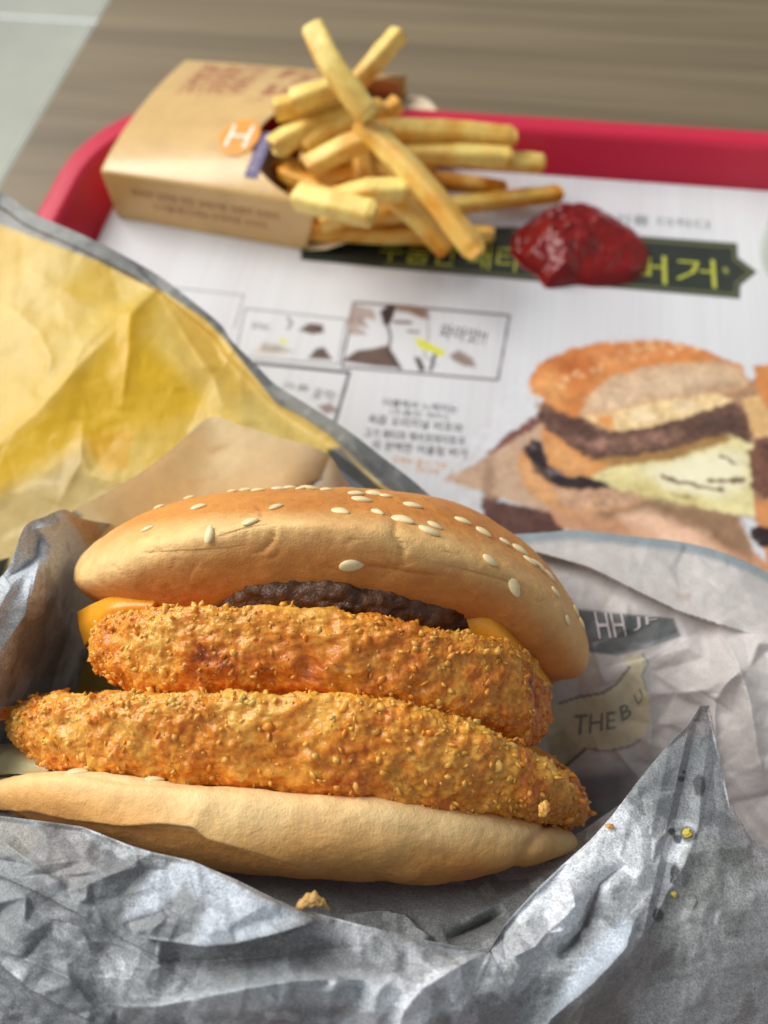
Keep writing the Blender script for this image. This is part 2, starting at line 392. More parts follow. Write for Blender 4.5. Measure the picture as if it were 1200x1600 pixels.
def text_mesh(s, size=1.0, res=2):
    cu = bpy.data.curves.new('t', 'FONT'); cu.body = s; cu.size = size; cu.resolution_u = res
    o = bpy.data.objects.new('t', cu); col.objects.link(o)
    bpy.context.view_layer.update()
    me = bpy.data.meshes.new_from_object(o.evaluated_get(bpy.context.evaluated_depsgraph_get()))
    V = np.array([v.co[:] for v in me.vertices]).reshape(-1, 3); Fc = [list(p.vertices) for p in me.polygons]
    bpy.data.objects.remove(o); bpy.data.curves.remove(cu); bpy.data.meshes.remove(me)
    return V, Fc
def flat_text(s, p0, p1, hgt, c, parent=placemat, z=0.00012, bold=0):
    """text whose baseline runs between picture points p0, p1 on the mat"""
    V, Fc = text_mesh(s)
    if not len(V): return
    V[:, 0] -= V[:, 0].min(); w = V[:, 0].max(); hh = V[:, 1].max()-V[:, 1].min(); V[:, 1] -= V[:, 1].min()
    a, b_ = T(*p0, MZ), T(*p1, MZ); ex = (b_-a); Lw = np.linalg.norm(ex); ex /= Lw; ey = np.cross([0, 0, 1], ex)
    W = a+np.outer(V[:, 0]/w*Lw, ex)+np.outer(V[:, 1]/hh*hgt, ey)+np.array([0, 0, z])
    mesh_obj('printed_text', W, Fc, c, parent, smooth=False)
ink_black = mat('black_ink', lin((52, 48, 52)), 0.5); ink_olive = mat('olive_ink', lin((176, 178, 62)), 0.5)
ink_grey = mat('grey_ink', lin((128, 136, 132)), 0.5); ink_orange = mat('orange_ink', lin((228, 176, 130)), 0.5)
flat_text('버거', (983, 440), (1120, 451), 0.0165, ink_olive)
flat_text('두툼한 패티', (590, 407), (806, 425), 0.0150, ink_olive)
flat_text('버거를 더하다', (932, 347), (1112, 360), 0.0062, ink_grey)
for s, p0, p1, h, c in (('더블에서 느껴지는', (598, 634), (714, 646), .0036, ink_black), ('(두툼한 패티)', (608, 649), (700, 658), .0032, ink_grey),
                        ('육즙 오리지널 비프와', (574, 661), (722, 677), .0042, ink_black), ('고기 패티와 해쉬포테이토의', (568, 683), (724, 697), .0042, ink_black),
                        ('의 완벽한 어울림 버거', (580, 702), (728, 716), .0042, ink_black), ('신메뉴 출시 기념', (612, 722), (696, 733), .0030, ink_orange), ('한정 판매', (648, 737), (684, 743), .0026, ink_orange),
                        ('와아앗!!', (684, 528), (757, 540), .0080, ink_black), ('냠냠..', (392, 512), (424, 517), .0034, ink_grey), ('꿀꺽!', (486, 622), (522, 628), .0050, ink_grey), ('크흠', (440, 606), (482, 612), .0030, ink_grey)):
    flat_text(s, p0, p1, h, c)

# ------------------------------------------------------------------ ketchup
kp = [(797, 392), (803, 365), (832, 343), (870, 324), (905, 322), (935, 328), (962, 345), (1000, 370), (1014, 400), (1008, 425), (985, 442), (935, 449), (900, 446), (878, 449), (852, 450), (838, 432), (812, 415)]
kw = np.array([T(a, b_, MZ)[:2] for a, b_ in kp]); kc = kw.mean(0)
na, nr = 160, 60
t = np.linspace(0, len(kp), na, endpoint=False)
out = crom(np.vstack([kw, kw[:3]]), t, 0)
rr = np.linspace(0, 1, nr)
XY = kc+(out-kc)[None]*rr[:, None, None]
h = 0.0125*np.clip(1-rr**2.6, 0, 1)[:, None]**0.55*np.ones(na)
q = np.stack([XY[..., 0]*130, XY[..., 1]*130, 0*h], -1)
lump = fbm(q, 3, 4); wl, _ = worley(q*1.1, 5)
left = sstep(kc[0]+0.012, kc[0]-0.012, XY[..., 0])
h = h*(0.80+0.30*lump+0.38*(0.6-wl)*left-0.10*sstep(kc[0]-.01, kc[0]+.02, XY[..., 0]))
h *= sstep(1.0, 0.93, rr)[:, None]*0.8+0.2*(1-rr[:, None]**4)
m_ket = mat('ketchup', lin((122, 9, 6)), 0.28, 0.45, sss=0.08, sss_scale=0.002, noise=(200, .15), bump=[(260, .0002)])
tag(mesh_obj('ketchup_dollop', np.stack([XY[..., 0], XY[..., 1], MZ+np.clip(h, 0, 1)], -1), grid_faces(nr, na, True), m_ket),
    'glossy red dollop of ketchup squeezed onto the paper placemat beside the fries', 'ketchup')

# ------------------------------------------------------------------ fries carton
BO = T(186, 341, MZ); BR_ = T(503, 397, MZ)
bl = (BR_-BO); bl[2] = 0; BL = np.linalg.norm(bl); bl /= BL; bw = np.array([-bl[1], bl[0], 0])
BW = 0.095
carton = tag(empty('fries_carton', tuple(BO)), 'tan cardboard fries carton lying on its side with an orange round logo', 'carton')
def carton_pt(l, w, lift=0.0):
    """l metres along the carton, w 0..1 up the near side (0-.2), over the bulging front (.2-.86), down the far side"""
    l = np.asarray(l, float); w = np.asarray(w, float)
    k = 1+0.10*(l/BL)                      # opens a little towards the mouth
    hn, hf, pk = 0.0235, 0.016, 0.013*(0.35+0.65*np.clip(l/BL, 0, 1))
    yk = np.where(w < 0.2, 0.0-0.002*np.sin(w/0.2*math.pi), np.where(w > 0.86, 1.0, (w-0.2)/0.66))
    t_ = np.clip((w-0.2)/0.66, 0, 1)
    zk = np.where(w < 0.2, w/0.2*hn, np.where(w > 0.86, (1-w)/0.14*hf, hn+(hf-hn)*t_+pk*np.sin(np.pi*t_**0.85)**0.85))
    sk = -0.003*t_
    p = BO+np.multiply.outer(l+sk, bl)+np.multiply.outer(yk*BW*k, bw)
    p[..., 2] = MZ+0.0008+zk+lift
    return p
nl, nw = 60, 110
wv = np.linspace(0, 1, nw)
tt = np.clip((wv-0.2)/0.66, 0, 1)
mouth = np.where(wv < 0.2, BL*(0.93+0.07*wv/0.2), BL*(1.0-0.40*np.sin(np.pi*np.clip(tt*1.02, 0, 1)**0.62)**0.9+0.0*tt)+0.012*tt)
mouth = np.where(wv > 0.86, mouth[int(nw*0.86)], mouth)
lu = np.linspace(0, 1, nl)
LL = lu[:, None]*mouth[None, :]
WW = np.repeat(wv[None], nl, 0)
PT = carton_pt(LL, WW)
cc = np.ones(PT.shape)*lin((218, 180, 116))
far = sstep(0.60, 0.66, WW)*(1-sstep(.86, .9, WW))
cc = cc*(1-0.12*fbm(PT*120, 3, 2))[..., None]
tx = (fbm(np.stack([LL*1500, WW*75, 0*LL], -1), 2, 6) > -0.08)*sstep(0.58, 0.60, WW)*(1-sstep(0.82, 0.84, WW))*sstep(.010, .013, LL)*(1-sstep(.040, .046, LL))
cc = cc*(1-0.8*tx[..., None])+lin((164, 84, 44))*0.8*tx[..., None]
tx = (fbm(np.stack([LL*260, WW*60, 0*LL], -1), 2, 9) > 0.0)*sstep(0.55, 0.58, WW)*(1-sstep(0.84, 0.86, WW))*sstep(.050, .053, LL)
cc = cc*(1-0.75*tx[..., None])+lin((150, 60, 30))*0.75*tx[..., None]
m_card = mat('tan_card', vcol=True, rough=0.30, spec=0.6, coat=0.35, bump=[(300, .00015)])
o = mesh_obj('front_panel', PT, grid_faces(nl, nw), m_card, carton, cc)
sd = o.modifiers.new('thick', 'SOLIDIFY'); sd.thickness = 0.0005
# back panel (lies on the mat, reaches further, rounded), and closed end
nb = 40; wb = np.linspace(0, 1, nb); lb = BL*1.02+0.030*np.sin(np.pi*wb)**0.6+0.012*wb
LB = lu[:, None]*lb[None]; PB = BO+np.multiply.outer(LB-0.003*wb, bl)+np.multiply.outer(np.repeat(wb[None], nl, 0)*BW, bw)*1.0
PB += np.multiply.outer(0.10*(LB/BL)*BW*np.repeat(wb[None], nl, 0), bw)
PB[..., 2] = MZ+0.0006+0.010*sstep(BL*0.85, BL*1.35, LB)+0.0012*np.sin(WW[:, :nb]*0)
m_cin = mat('pale_card_inside', lin((224, 206, 172)), 0.6)
o = mesh_obj('back_panel', PB, grid_faces(nl, nb), m_cin, carton); o.modifiers.new('thick', 'SOLIDIFY').thickness = 0.0005
E0 = carton_pt(np.zeros(nw), wv); E1 = E0.copy(); E1[:, 2] = MZ+0.0006
mesh_obj('end_panel', np.stack([E0, E1]), grid_faces(2, nw), m_card, carton, np.ones((2, nw, 3))*lin((206, 160, 102)))
# far upright flap seen above the fries
fl = [T(560, 150, 0.020), T(626, 160, 0.020), T(624, 128, 0.034), T(590, 124, 0.036), T(555, 125, 0.034)]
m_flap = mat('brown_card', lin((176, 136, 84)), 0.6)
o = mesh_obj('side_flap', fl, [[0, 1, 2, 3, 4]], m_flap, carton, smooth=False); o.modifiers.new('thick', 'SOLIDIFY').thickness = 0.0006
def carton_print(V, Fc, l0, w0, sl, sw, m, name='printed_text', swap=False, lift=.00045):
    V = V.copy(); l = l0+(V[:, 0])*sl; w = w0+V[:, 1]*sw
    mesh_obj(name, carton_pt(l, w, lift), Fc, m, carton, smooth=False)
ink_brown = mat('brown_ink', lin((150, 84, 44)), 0.5); ink_logo = mat('orange_print', lin((240, 160, 62)), 0.4)
ink_white = mat('white_print', lin((250, 244, 226)), 0.4); ink_purple = mat('purple_print', lin((92, 82, 128)), 0.45)
V, Fc = text_mesh('바삭한 감자로 만든 포테이토 프렌치 프라이', 1.0); V[:, :2] -= V[:, :2].min(0); V /= V[:, 0].max()
def near_side_text(s, l0, l1, z0, z1):
    V, Fc = text_mesh(s); V[:, :2] -= V[:, :2].min(0); V[:, 0] /= V[:, 0].max(); V[:, 1] /= V[:, 1].max()
    mesh_obj('printed_text', carton_pt(l0+V[:, 0]*(l1-l0), z0+V[:, 1]*(z1-z0))-bw*0.0006, Fc, ink_brown, carton, smooth=False)
near_side_text('바삭한 감자로 만든 포테이토 프렌치 프라이', 0.012, 0.078, 0.115, 0.148)
near_side_text('뜨거울 때 드세요 포테이토 프라이', 0.020, 0.072, 0.070, 0.098)
# round logo, letter, purple bar
def disc_pts(n=40, rings=6):
    V = [(0, 0, 0)]; Fc = []
    for r in range(1, rings+1):
        for k in range(n):
            a = 2*math.pi*k/n; V.append((math.cos(a)*r/rings, math.sin(a)*r/rings, 0))
    for k in range(n): Fc.append([0, 1+k, 1+(k+1) % n])
    for r in range(rings-1):
        for k in range(n):
            Fc.append([1+r*n+k, 1+(r+1)*n+k, 1+(r+1)*n+(k+1) % n, 1+r*n+(k+1) % n])
    return np.array(V), Fc
V, Fc = disc_pts(); carton_print(V, Fc, 0.0540, 0.375, 0.0088, 0.072, ink_logo, 'round_logo')
V, Fc = text_mesh('H'); V -= V.mean(0); V[:, :2] /= np.abs(V[:, :2]).max(0)
V2 = V.copy(); V2[:, 0], V2[:, 1] = V[:, 0], V[:, 1]
carton_print(V2, Fc, 0.0540, 0.375, 0.0050, 0.044, ink_white, 'logo_letter', lift=.0007)
gv, gf = np.meshgrid(np.linspace(-1, 1, 6), np.linspace(-1, 1, 10)); V = np.stack([gv.ravel(), gf.ravel(), 0*gv.ravel()], -1)
Vb = V.copy(); Vb[:, 0] += 0.25*V[:, 1]
carton_print(Vb, grid_faces(10, 6), 0.0660, 0.320, 0.0028, 0.078, ink_purple, 'purple_bar')
V, Fc = text_mesh('포테이토'); V[:, :2] -= V[:, :2].min(0); V[:, 0] = V[:, 0]/V[:, 0].max()*2-1; V[:, 1] = V[:, 1]/V[:, 1].max()*2-1
V2 = V.copy(); V2[:, 0] = -V[:, 1]*0.6+0.25*V[:, 0]; V2[:, 1] = V[:, 0]*0.85
carton_print(V2, Fc, 0.0660, 0.320, 0.0028, 0.078, mat('lilac_ink', lin((190, 182, 206)), .5), lift=.0007)

# ------------------------------------------------------------------ fries
m_fry = mat('fried_potato', vcol=True, rough=0.42, spec=0.45, sss=0.35, sss_r=(1, .6, .2), sss_scale=0.003, noise=(350, .12), bump=[(900, .0003)])
def make_fry(pts, width, label, seed, dark=0.0, bright=0.0):
    pts = np.array(pts)
    n = 26; t = np.linspace(0, len(pts)-1, n); c = crom(pts, t, 0) if len(pts) > 2 else pts[0]+(pts[1]-pts[0])*(t/(len(pts)-1))[:, None]
    tan = np.gradient(c, axis=0); tan /= np.linalg.norm(tan, axis=1)[:, None]
    rs = np.random.RandomState(seed); tw = rs.uniform(-0.45, 0.45)
    up = np.array([0, 0, 1.]); m = 28; V = []
    for k in range(n):
        s = np.cross(tan[k], up); s /= np.linalg.norm(s)+1e-9; u = np.cross(s, tan[k])
        e = min(k, n-1-k)/1.2; tp = math.sqrt(max(0, 1-(1-min(1, (e+0.25)/1.1))**2))
        for j in range(m):
            a = 2*math.pi*j/m+tw
            ca, sa = math.cos(a-tw), math.sin(a-tw)
            rr_ = 1/((abs(ca)**4.5+abs(sa)**4.5)**(1/4.5))
            x, y = rr_*ca*width/2*tp, rr_*sa*width/2*0.9*tp
            x, y = x*math.cos(tw)-y*math.sin(tw), x*math.sin(tw)+y*math.cos(tw)
            V.append(c[k]+s*x+u*y)
    V = np.array(V); nrm = V-np.repeat(c, m, 0)
    V = V+nrm*(0.09*fbm(V*200+seed, 3, seed))[:, None]
    V = np.vstack([V, c[0], c[-1]])
    Fc = [list(map(int, f)) for f in grid_faces(n, m, True)]
    Fc += [[n*m, (j+1) % m, j] for j in range(m)]+[[n*m+1, (n-1)*m+j, (n-1)*m+(j+1) % m] for j in range(m)]
    nz = fbm(V*110+seed*3, 3, seed+5); te = np.concatenate([np.repeat(np.linspace(0, 1, n), m), [0, 1]])
    ends = np.clip(1-np.minimum(te, 1-te)*9, 0, 1)
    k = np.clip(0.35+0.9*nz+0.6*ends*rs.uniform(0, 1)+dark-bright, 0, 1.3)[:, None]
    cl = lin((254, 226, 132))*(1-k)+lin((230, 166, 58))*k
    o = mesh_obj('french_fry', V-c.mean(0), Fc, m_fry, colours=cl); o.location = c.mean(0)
    return tag(o, label, 'french fry', 'french fries spilling from the carton')
FR = [
 ([(488, 42, .074), (520, 105, .068), (578, 185, .056)], .0112, 'tall bent fry rising highest on the left, crossing behind its neighbour', 0, .1),
 ([(627, 50, .066), (590, 92, .060), (540, 150, .050)], .0095, 'fry pointing up and right beside the tallest fry', .05, 0),
 ([(428, 172, .046), (470, 165, .046), (530, 150, .044)], .0120, 'short thick fry with a blunt tip poking over the carton edge', 0, .15),
 ([(455, 160, .052), (490, 148, .053), (560, 128, .045)], .0105, 'pale chunky fry lying above the blunt short one', 0, .2),
 ([(426, 232, .040), (460, 212, .041), (530, 185, .040)], .0115, 'pale square-cut fry end against the middle of the carton mouth', 0, .15),
 ([(470, 232, .038), (520, 195, .041), (600, 168, .040)], .0100, 'golden fry running under the tall bent fry', .15, 0),
 ([(480, 262, .038), (540, 230, .044), (612, 200, .048)], .0100, 'golden fry slanting up to the crossing of the two long fries', .1, 0),
 ([(560, 190, .030), (600, 176, .036), (624, 160, .038)], .0085, 'short fry tip in front of the brown side flap', .1, 0),
 ([(590, 203, .038), (690, 205, .036), (806, 216, .030)], .0100, 'uppermost long fry reaching right over the red tray rim', .1, 0),
 ([(620, 238, .030), (730, 242, .030), (800, 248, .028)], .0105, 'second long fry reaching right over the red tray rim', .05, .05),
 ([(740, 246, .022), (800, 252, .022), (850, 256, .020)], .0095, 'fry whose end sticks out farthest under the second long fry', .2, 0),
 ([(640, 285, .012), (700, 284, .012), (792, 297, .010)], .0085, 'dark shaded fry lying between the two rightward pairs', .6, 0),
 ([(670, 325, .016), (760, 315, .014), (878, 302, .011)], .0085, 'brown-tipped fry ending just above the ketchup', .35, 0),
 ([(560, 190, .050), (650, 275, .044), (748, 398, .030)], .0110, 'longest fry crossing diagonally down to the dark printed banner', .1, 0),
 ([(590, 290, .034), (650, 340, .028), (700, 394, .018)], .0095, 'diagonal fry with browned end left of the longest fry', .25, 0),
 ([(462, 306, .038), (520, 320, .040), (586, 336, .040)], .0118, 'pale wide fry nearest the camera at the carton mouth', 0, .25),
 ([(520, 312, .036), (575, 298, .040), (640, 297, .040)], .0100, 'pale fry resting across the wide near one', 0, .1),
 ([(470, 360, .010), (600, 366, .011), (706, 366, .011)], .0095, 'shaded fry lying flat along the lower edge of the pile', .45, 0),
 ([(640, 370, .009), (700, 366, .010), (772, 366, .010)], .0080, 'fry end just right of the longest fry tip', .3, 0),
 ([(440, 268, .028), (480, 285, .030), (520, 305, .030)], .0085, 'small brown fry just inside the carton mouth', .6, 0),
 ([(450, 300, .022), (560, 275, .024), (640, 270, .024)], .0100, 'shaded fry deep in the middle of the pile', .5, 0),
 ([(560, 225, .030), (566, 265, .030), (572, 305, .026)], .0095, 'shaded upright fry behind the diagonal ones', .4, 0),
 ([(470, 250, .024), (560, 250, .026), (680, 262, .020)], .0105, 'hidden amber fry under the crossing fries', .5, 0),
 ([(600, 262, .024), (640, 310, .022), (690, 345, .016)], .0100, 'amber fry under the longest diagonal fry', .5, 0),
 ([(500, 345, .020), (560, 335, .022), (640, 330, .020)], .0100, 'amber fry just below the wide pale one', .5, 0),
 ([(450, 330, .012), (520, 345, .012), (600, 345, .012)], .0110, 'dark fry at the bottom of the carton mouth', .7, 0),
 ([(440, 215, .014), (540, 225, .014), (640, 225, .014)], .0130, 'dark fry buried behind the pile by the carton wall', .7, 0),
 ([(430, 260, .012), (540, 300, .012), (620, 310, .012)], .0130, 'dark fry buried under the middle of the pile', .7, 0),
]
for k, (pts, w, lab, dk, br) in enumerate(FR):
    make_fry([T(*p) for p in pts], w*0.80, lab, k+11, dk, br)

# ------------------------------------------------------------------ paper cup at the right edge
m_cup = mat('white_cup_paper', lin((222, 232, 222)), 0.5)
cup = tag(empty('paper_cup', (0.1397, 0.287, MZ)), 'pale greenish white paper cup cut off by the right edge of the picture', 'cup')
def lathe(prof, n=48, c=(0, 0, 0)):
    V = [(c[0]+r*math.cos(2*math.pi*k/n), c[1]+r*math.sin(2*math.pi*k/n), c[2]+z) for r, z in prof for k in range(n)]
    return V, grid_faces(len(prof), n, True)
V, Fc = lathe([(0.0, .003), (.034, .003), (.0345, 0), (.0355, .0005), (.042, .088), (.0415, .089), (.0345, .004), (0, .004)], c=(0.1397, 0.287, MZ+.0002))
mesh_obj('cup_wall', V, Fc, m_cup, cup)
V, Fc = lathe([(.0415, .087), (.0432, .0872), (.0438, .0885), (.0432, .0898), (.0418, .0900), (.0412, .089)], c=(0.1397, 0.287, MZ+.0002))
mesh_obj('rim', V, Fc, m_cup, cup)

#@@BURGER
# ------------------------------------------------------------------ the burger
BC = P(500, 1080, 0.18)
burger = tag(empty('burger', tuple(BC)), 'double hash brown and beef burger in a sesame seed bun, held in the crumpled wrapper', 'burger')
def nonuni(n, dense=4.0):
    """azimuths 0..2pi, denser at the front (0) side"""
    u = np.linspace(0, 1, 4000); w = 1+(dense-1)*(0.5+0.5*np.cos(2*np.pi*u))**0.5
    c = np.concatenate([[0], np.cumsum((w[1:]+w[:-1])/2)]); c /= c[-1]
    return np.interp(np.linspace(0, 1, n, endpoint=False), c, u)*2*np.pi
def disc_geo(xl, xr_, dc, RZ, mid, half_t, half_b, dome_t, dome_b, exu, exl, nphi, npsi, dense=4, back=0.0, ey=0.6, rmod=None, k=2.0, rho=None, pe=1.0):
    """layer of the burger. mid/half are given as picture heights along the visible rim and become metres at the rim's own depth"""
    sl = (xl-600)/FPX; sr = (xr_-600)/FPX
    xc = (sl+sr)/2*dc; RX = (sr-sl)/2*dc*0.985
    phi = nonuni(nphi, dense); psi = np.linspace(math.pi/2, -math.pi/2, npsi)
    psi = psi*0.82+0.18*math.pi/2*np.sign(psi)*np.abs(psi/(math.pi/2))**3
    S, Cc = np.sin(phi), np.cos(phi)
    S, Cc = np.sign(S)*np.abs(S)**pe, np.sign(Cc)*np.abs(Cc)**pe
    rm = np.ones(nphi) if rmod is None else 1+rmod(phi)
    X = xc+RX*rm*S; D = dc-RZ*rm*Cc
    px = 600+FPX*X/D
    def curve(c, offs=0):
        xs, ys = zip(*c); g = np.linspace(xs[0], xs[-1], 400)
        yy = np.interp(g, xs, ys); kk = np.hanning(31); kk /= kk.sum(); yy = np.convolve(np.pad(yy, 15, mode='edge'), kk, 'valid')
        Hh = -(np.interp(px, g, yy)-800)/FPX*D
        fr = Cc >= 0
        iL = np.argmin(np.abs(phi-1.5*np.pi)); iR = np.argmin(np.abs(phi-0.5*np.pi))
        hb = Hh[iL]+(Hh[iR]-Hh[iL])*(S+1)/2+back*(-Cc)
        return np.where(fr, Hh, hb)
    Ht, Hb = curve(half_t), curve(half_b)
    M = (Ht+Hb)/2 if mid is None else curve(mid)
    UT, UB = Ht-M, M-Hb
    Mc = M.mean(); Tc = dome_t; Bc_ = dome_b
    s = np.sin(psi)[:, None]; up = s > 0
    e = np.where(up, exu, exl)
    c = np.abs(np.cos(psi))[:, None]**e; c[0] = 0; c[-1] = 0
    sy = np.abs(s)**ey
    if rho is not None:
        # side wall is an arc of radius rho (metres), then a flat or domed face to the middle
        nq = npsi//5; na_ = npsi-2*nq
        th = np.linspace(math.pi/2, -math.pi/2, na_)
        rt, rb = rho; rr2 = np.where(th > 0, rt, rb)/min(abs(RX), RZ)
        ca = 1-rr2*(1-np.cos(th)); sa = np.sin(th)
        lo_, hi_ = np.linspace(0, ca[0], nq, endpoint=False), np.linspace(ca[-1], 0, nq+1)[1:]
        c = np.concatenate([lo_, ca, hi_])[:, None]; s = np.concatenate([np.ones(nq), sa, -np.ones(nq)])[:, None]
        up = s > 0; sy = np.abs(s)**ey
    ck = c**k
    m_ = M[None]*ck+Mc*(1-ck)
    hh = np.where(up, UT[None]*ck+Tc*(1-ck), UB[None]*ck+Bc_*(1-ck))
    Hh = m_+np.sign(s)*sy*hh
    XX = xc+RX*rm[None]*c*S[None]; DD = dc-RZ*rm[None]*c*Cc[None]
    return XX, Hh, DD, phi, psi
def finish(XX, HH, DD): return camw(XX, HH, DD)
def grid_normals(W, wrap=True):
    du = (np.roll(W, -1, 1)-np.roll(W, 1, 1)); dv = np.gradient(W, axis=0)
    n = np.cross(du, dv); l = np.linalg.norm(n, axis=-1, keepdims=True); return n/np.maximum(l, 1e-12)
def out_normals(W, cen):
    n = grid_normals(W); f = np.sign(((W-cen)*n).sum(-1).mean()); return n*f

# --- top bun
m_bun = mat('bun_crust', vcol=True, rough=0.55, spec=0.35, sss=0.18, sss_r=(1, .5, .2), sss_scale=0.003,
            noise=(500, .05), bump=[(2600, .00014), (800, .00012)])
XX, HH, DD, phi, psi = disc_geo(126, 918, 0.185, 0.043,
    [(126, 905), (170, 892), (230, 868), (300, 846), (400, 826), (500, 826), (600, 842), (700, 872), (800, 905), (880, 962), (918, 1028)],
    [(126, 800), (230, 780), (400, 770), (500, 768), (600, 775), (700, 790), (800, 820), (918, 890)],
    [(126, 955), (200, 948), (270, 930), (345, 896), (450, 892), (600, 912), (720, 945), (800, 985), (860, 1060), (918, 1145)],
    0.0256, 0.006, 0.50, 0.55, 520, 230, 4, back=-0.020, ey=0.95, k=2.6)
W = finish(XX, HH, DD)
nrm = out_normals(W, W.reshape(-1, 3).mean(0))
bx, by = proj(W)
disp = 0.0007*fbm(W*55, 3, 3)+0.00022*fbm(W*260, 3, 4)+0.00007*fbm(W*1100, 2, 5)
def crease(poly, amp, w, sidew=0.5):
    d, sd, arc = seg_dist(bx, by, poly)
    tp = np.sin(np.pi*np.clip(arc, 0.02, 0.98))**0.5
    return -amp*np.exp(-(d/w)**2)*tp+amp*sidew*np.exp(-(d/(w*3))**1.4)*tp*sd
frontm = (DD < 0.19)
rs = np.random.RandomState(5)
for _ in range(26):
    x = rs.uniform(150, 860); y = np.interp(x, [150, 400, 500, 700, 860], [880, 850, 860, 890, 960])+rs.uniform(-35, 30); a = rs.normal(0.2, .8); pts = [(x, y)]
    for _k in range(3):
        l_ = rs.uniform(5, 16); x += l_*math.cos(a); y += l_*math.sin(a); pts.append((x, y)); a += rs.normal(0, .8)
    disp += crease(pts, rs.uniform(.00006, .00018), rs.uniform(2.2, 4.5))*frontm
for poly, amp, w in (([(612, 800), (622, 812), (618, 835), (630, 850), (632, 872), (622, 888)], .0004, 7), ([(340, 838), (385, 822), (425, 815), (432, 835)], 0.00022, 7),
                     ([(180, 838), (205, 850), (240, 862), (320, 858), (400, 850)], .00015, 8), ([(432, 820), (428, 845), (412, 862), (395, 866)], .00035, 4),
                     ([(690, 880), (730, 890), (790, 905), (830, 930)], .0003, 6), ([(540, 880), (590, 884), (650, 894), (700, 900)], .0003, 5)):
    disp += crease(poly, amp, w)*frontm
W = W+nrm*disp[..., None]
hv = (HH-HH.min())/(HH.max()-HH.min())
rim = np.linalg.norm(np.stack([(XX-XX.mean())/0.057, (DD-0.185)/0.043], -1), axis=-1)
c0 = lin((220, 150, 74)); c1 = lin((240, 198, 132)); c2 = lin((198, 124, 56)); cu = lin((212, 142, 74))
nz = fbm(W*70, 4, 12)
# pale band around the lower rim, crust on the dome
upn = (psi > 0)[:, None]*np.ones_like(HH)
band = np.clip((rim-0.80)/0.20, 0, 1)**0.8
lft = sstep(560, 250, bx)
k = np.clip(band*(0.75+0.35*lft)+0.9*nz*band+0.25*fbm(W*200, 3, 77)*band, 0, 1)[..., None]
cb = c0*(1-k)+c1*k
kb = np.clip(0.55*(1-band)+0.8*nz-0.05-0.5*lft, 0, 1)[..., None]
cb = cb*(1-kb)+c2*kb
und = (1-upn)*sstep(0.05, -0.45, psi)[:, None]  # under-lip: browner cut-edge crust with the overhang's shade painted in
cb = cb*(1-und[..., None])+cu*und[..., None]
cb *= (1+0.08*fbm(W*600, 2, 33)+0.08*fbm(W*160, 3, 35))[..., None]*np.ones(3)
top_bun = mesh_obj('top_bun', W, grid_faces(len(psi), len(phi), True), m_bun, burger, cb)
bvh_top = BVHTree.FromPolygons([tuple(v) for v in W.reshape(-1, 3)], grid_faces(len(psi), len(phi), True).tolist())

# --- sesame seeds
m_seed = mat('sesame_seed', lin((240, 220, 172)), 0.38, 0.5, sss=0.3, sss_r=(1, .8, .5), sss_scale=0.001, noise=(900, .10))
seed_meshes = []
for s_ in range(5):
    bm = bmesh.new(); bmesh.ops.create_uvsphere(bm, u_segments=14, v_segments=9, radius=1)
    wd = [0.60, 0.66, 0.55, 0.72, 0.62][s_]; bend = [0.05, -0.08, 0.1, 0, -0.03][s_]
    for v in bm.verts:
        x, y, z = v.co; x, z = z, x
        tp = 1-0.34*(x*0.5+0.5)**1.6
        v.co = Vector((x*0.00175, (y*wd*tp+bend*x*x)*0.00175, z*0.00055*(1-0.2*abs(x))))
    me = bpy.data.meshes.new('sesame_seed'); bm.to_mesh(me); bm.free(); me.shade_smooth(); me.materials.append(m_seed); seed_meshes.append(me)
def add_seed(px, py, ang, size, parent, bvh, cen, idx, sink=0.00005):
    o_ = Vector(CW); hit = None
    tx, ty = px, py
    for _ in range(40):
        d_ = (Vector(P(tx, ty, 1.0))-o_).normalized(); hit = bvh.ray_cast(o_, d_)
        if hit[0] is not None: break
        tx += (cen[0]-tx)*0.01; ty += 1.5
    if hit[0] is None: return
    loc, n = hit[0], hit[1]
    if n.dot(d_) > 0: n = -n
    n = n.normalized()
    a = math.radians(ang); r_ = Vector(RW[:, 0]); u_ = Vector(RW[:, 1])
    xd = (r_*math.cos(a)+u_*math.sin(a)); xd = (xd-n*xd.dot(n)).normalized(); yd = n.cross(xd)
    o = bpy.data.objects.new('sesame_seed', seed_meshes[idx % 5]); col.objects.link(o); o.parent = parent
    mw = Matrix(((xd.x, yd.x, n.x, 0), (xd.y, yd.y, n.y, 0), (xd.z, yd.z, n.z, 0), (0, 0, 0, 1)))
    l = loc+n*(0.00022-sink)-Vector(parent.location)-Vector(burger.location if parent.parent else (0, 0, 0))
    o.matrix_basis = Matrix.Translation(l) @ mw @ Matrix.Diagonal((size, size, size, 1))
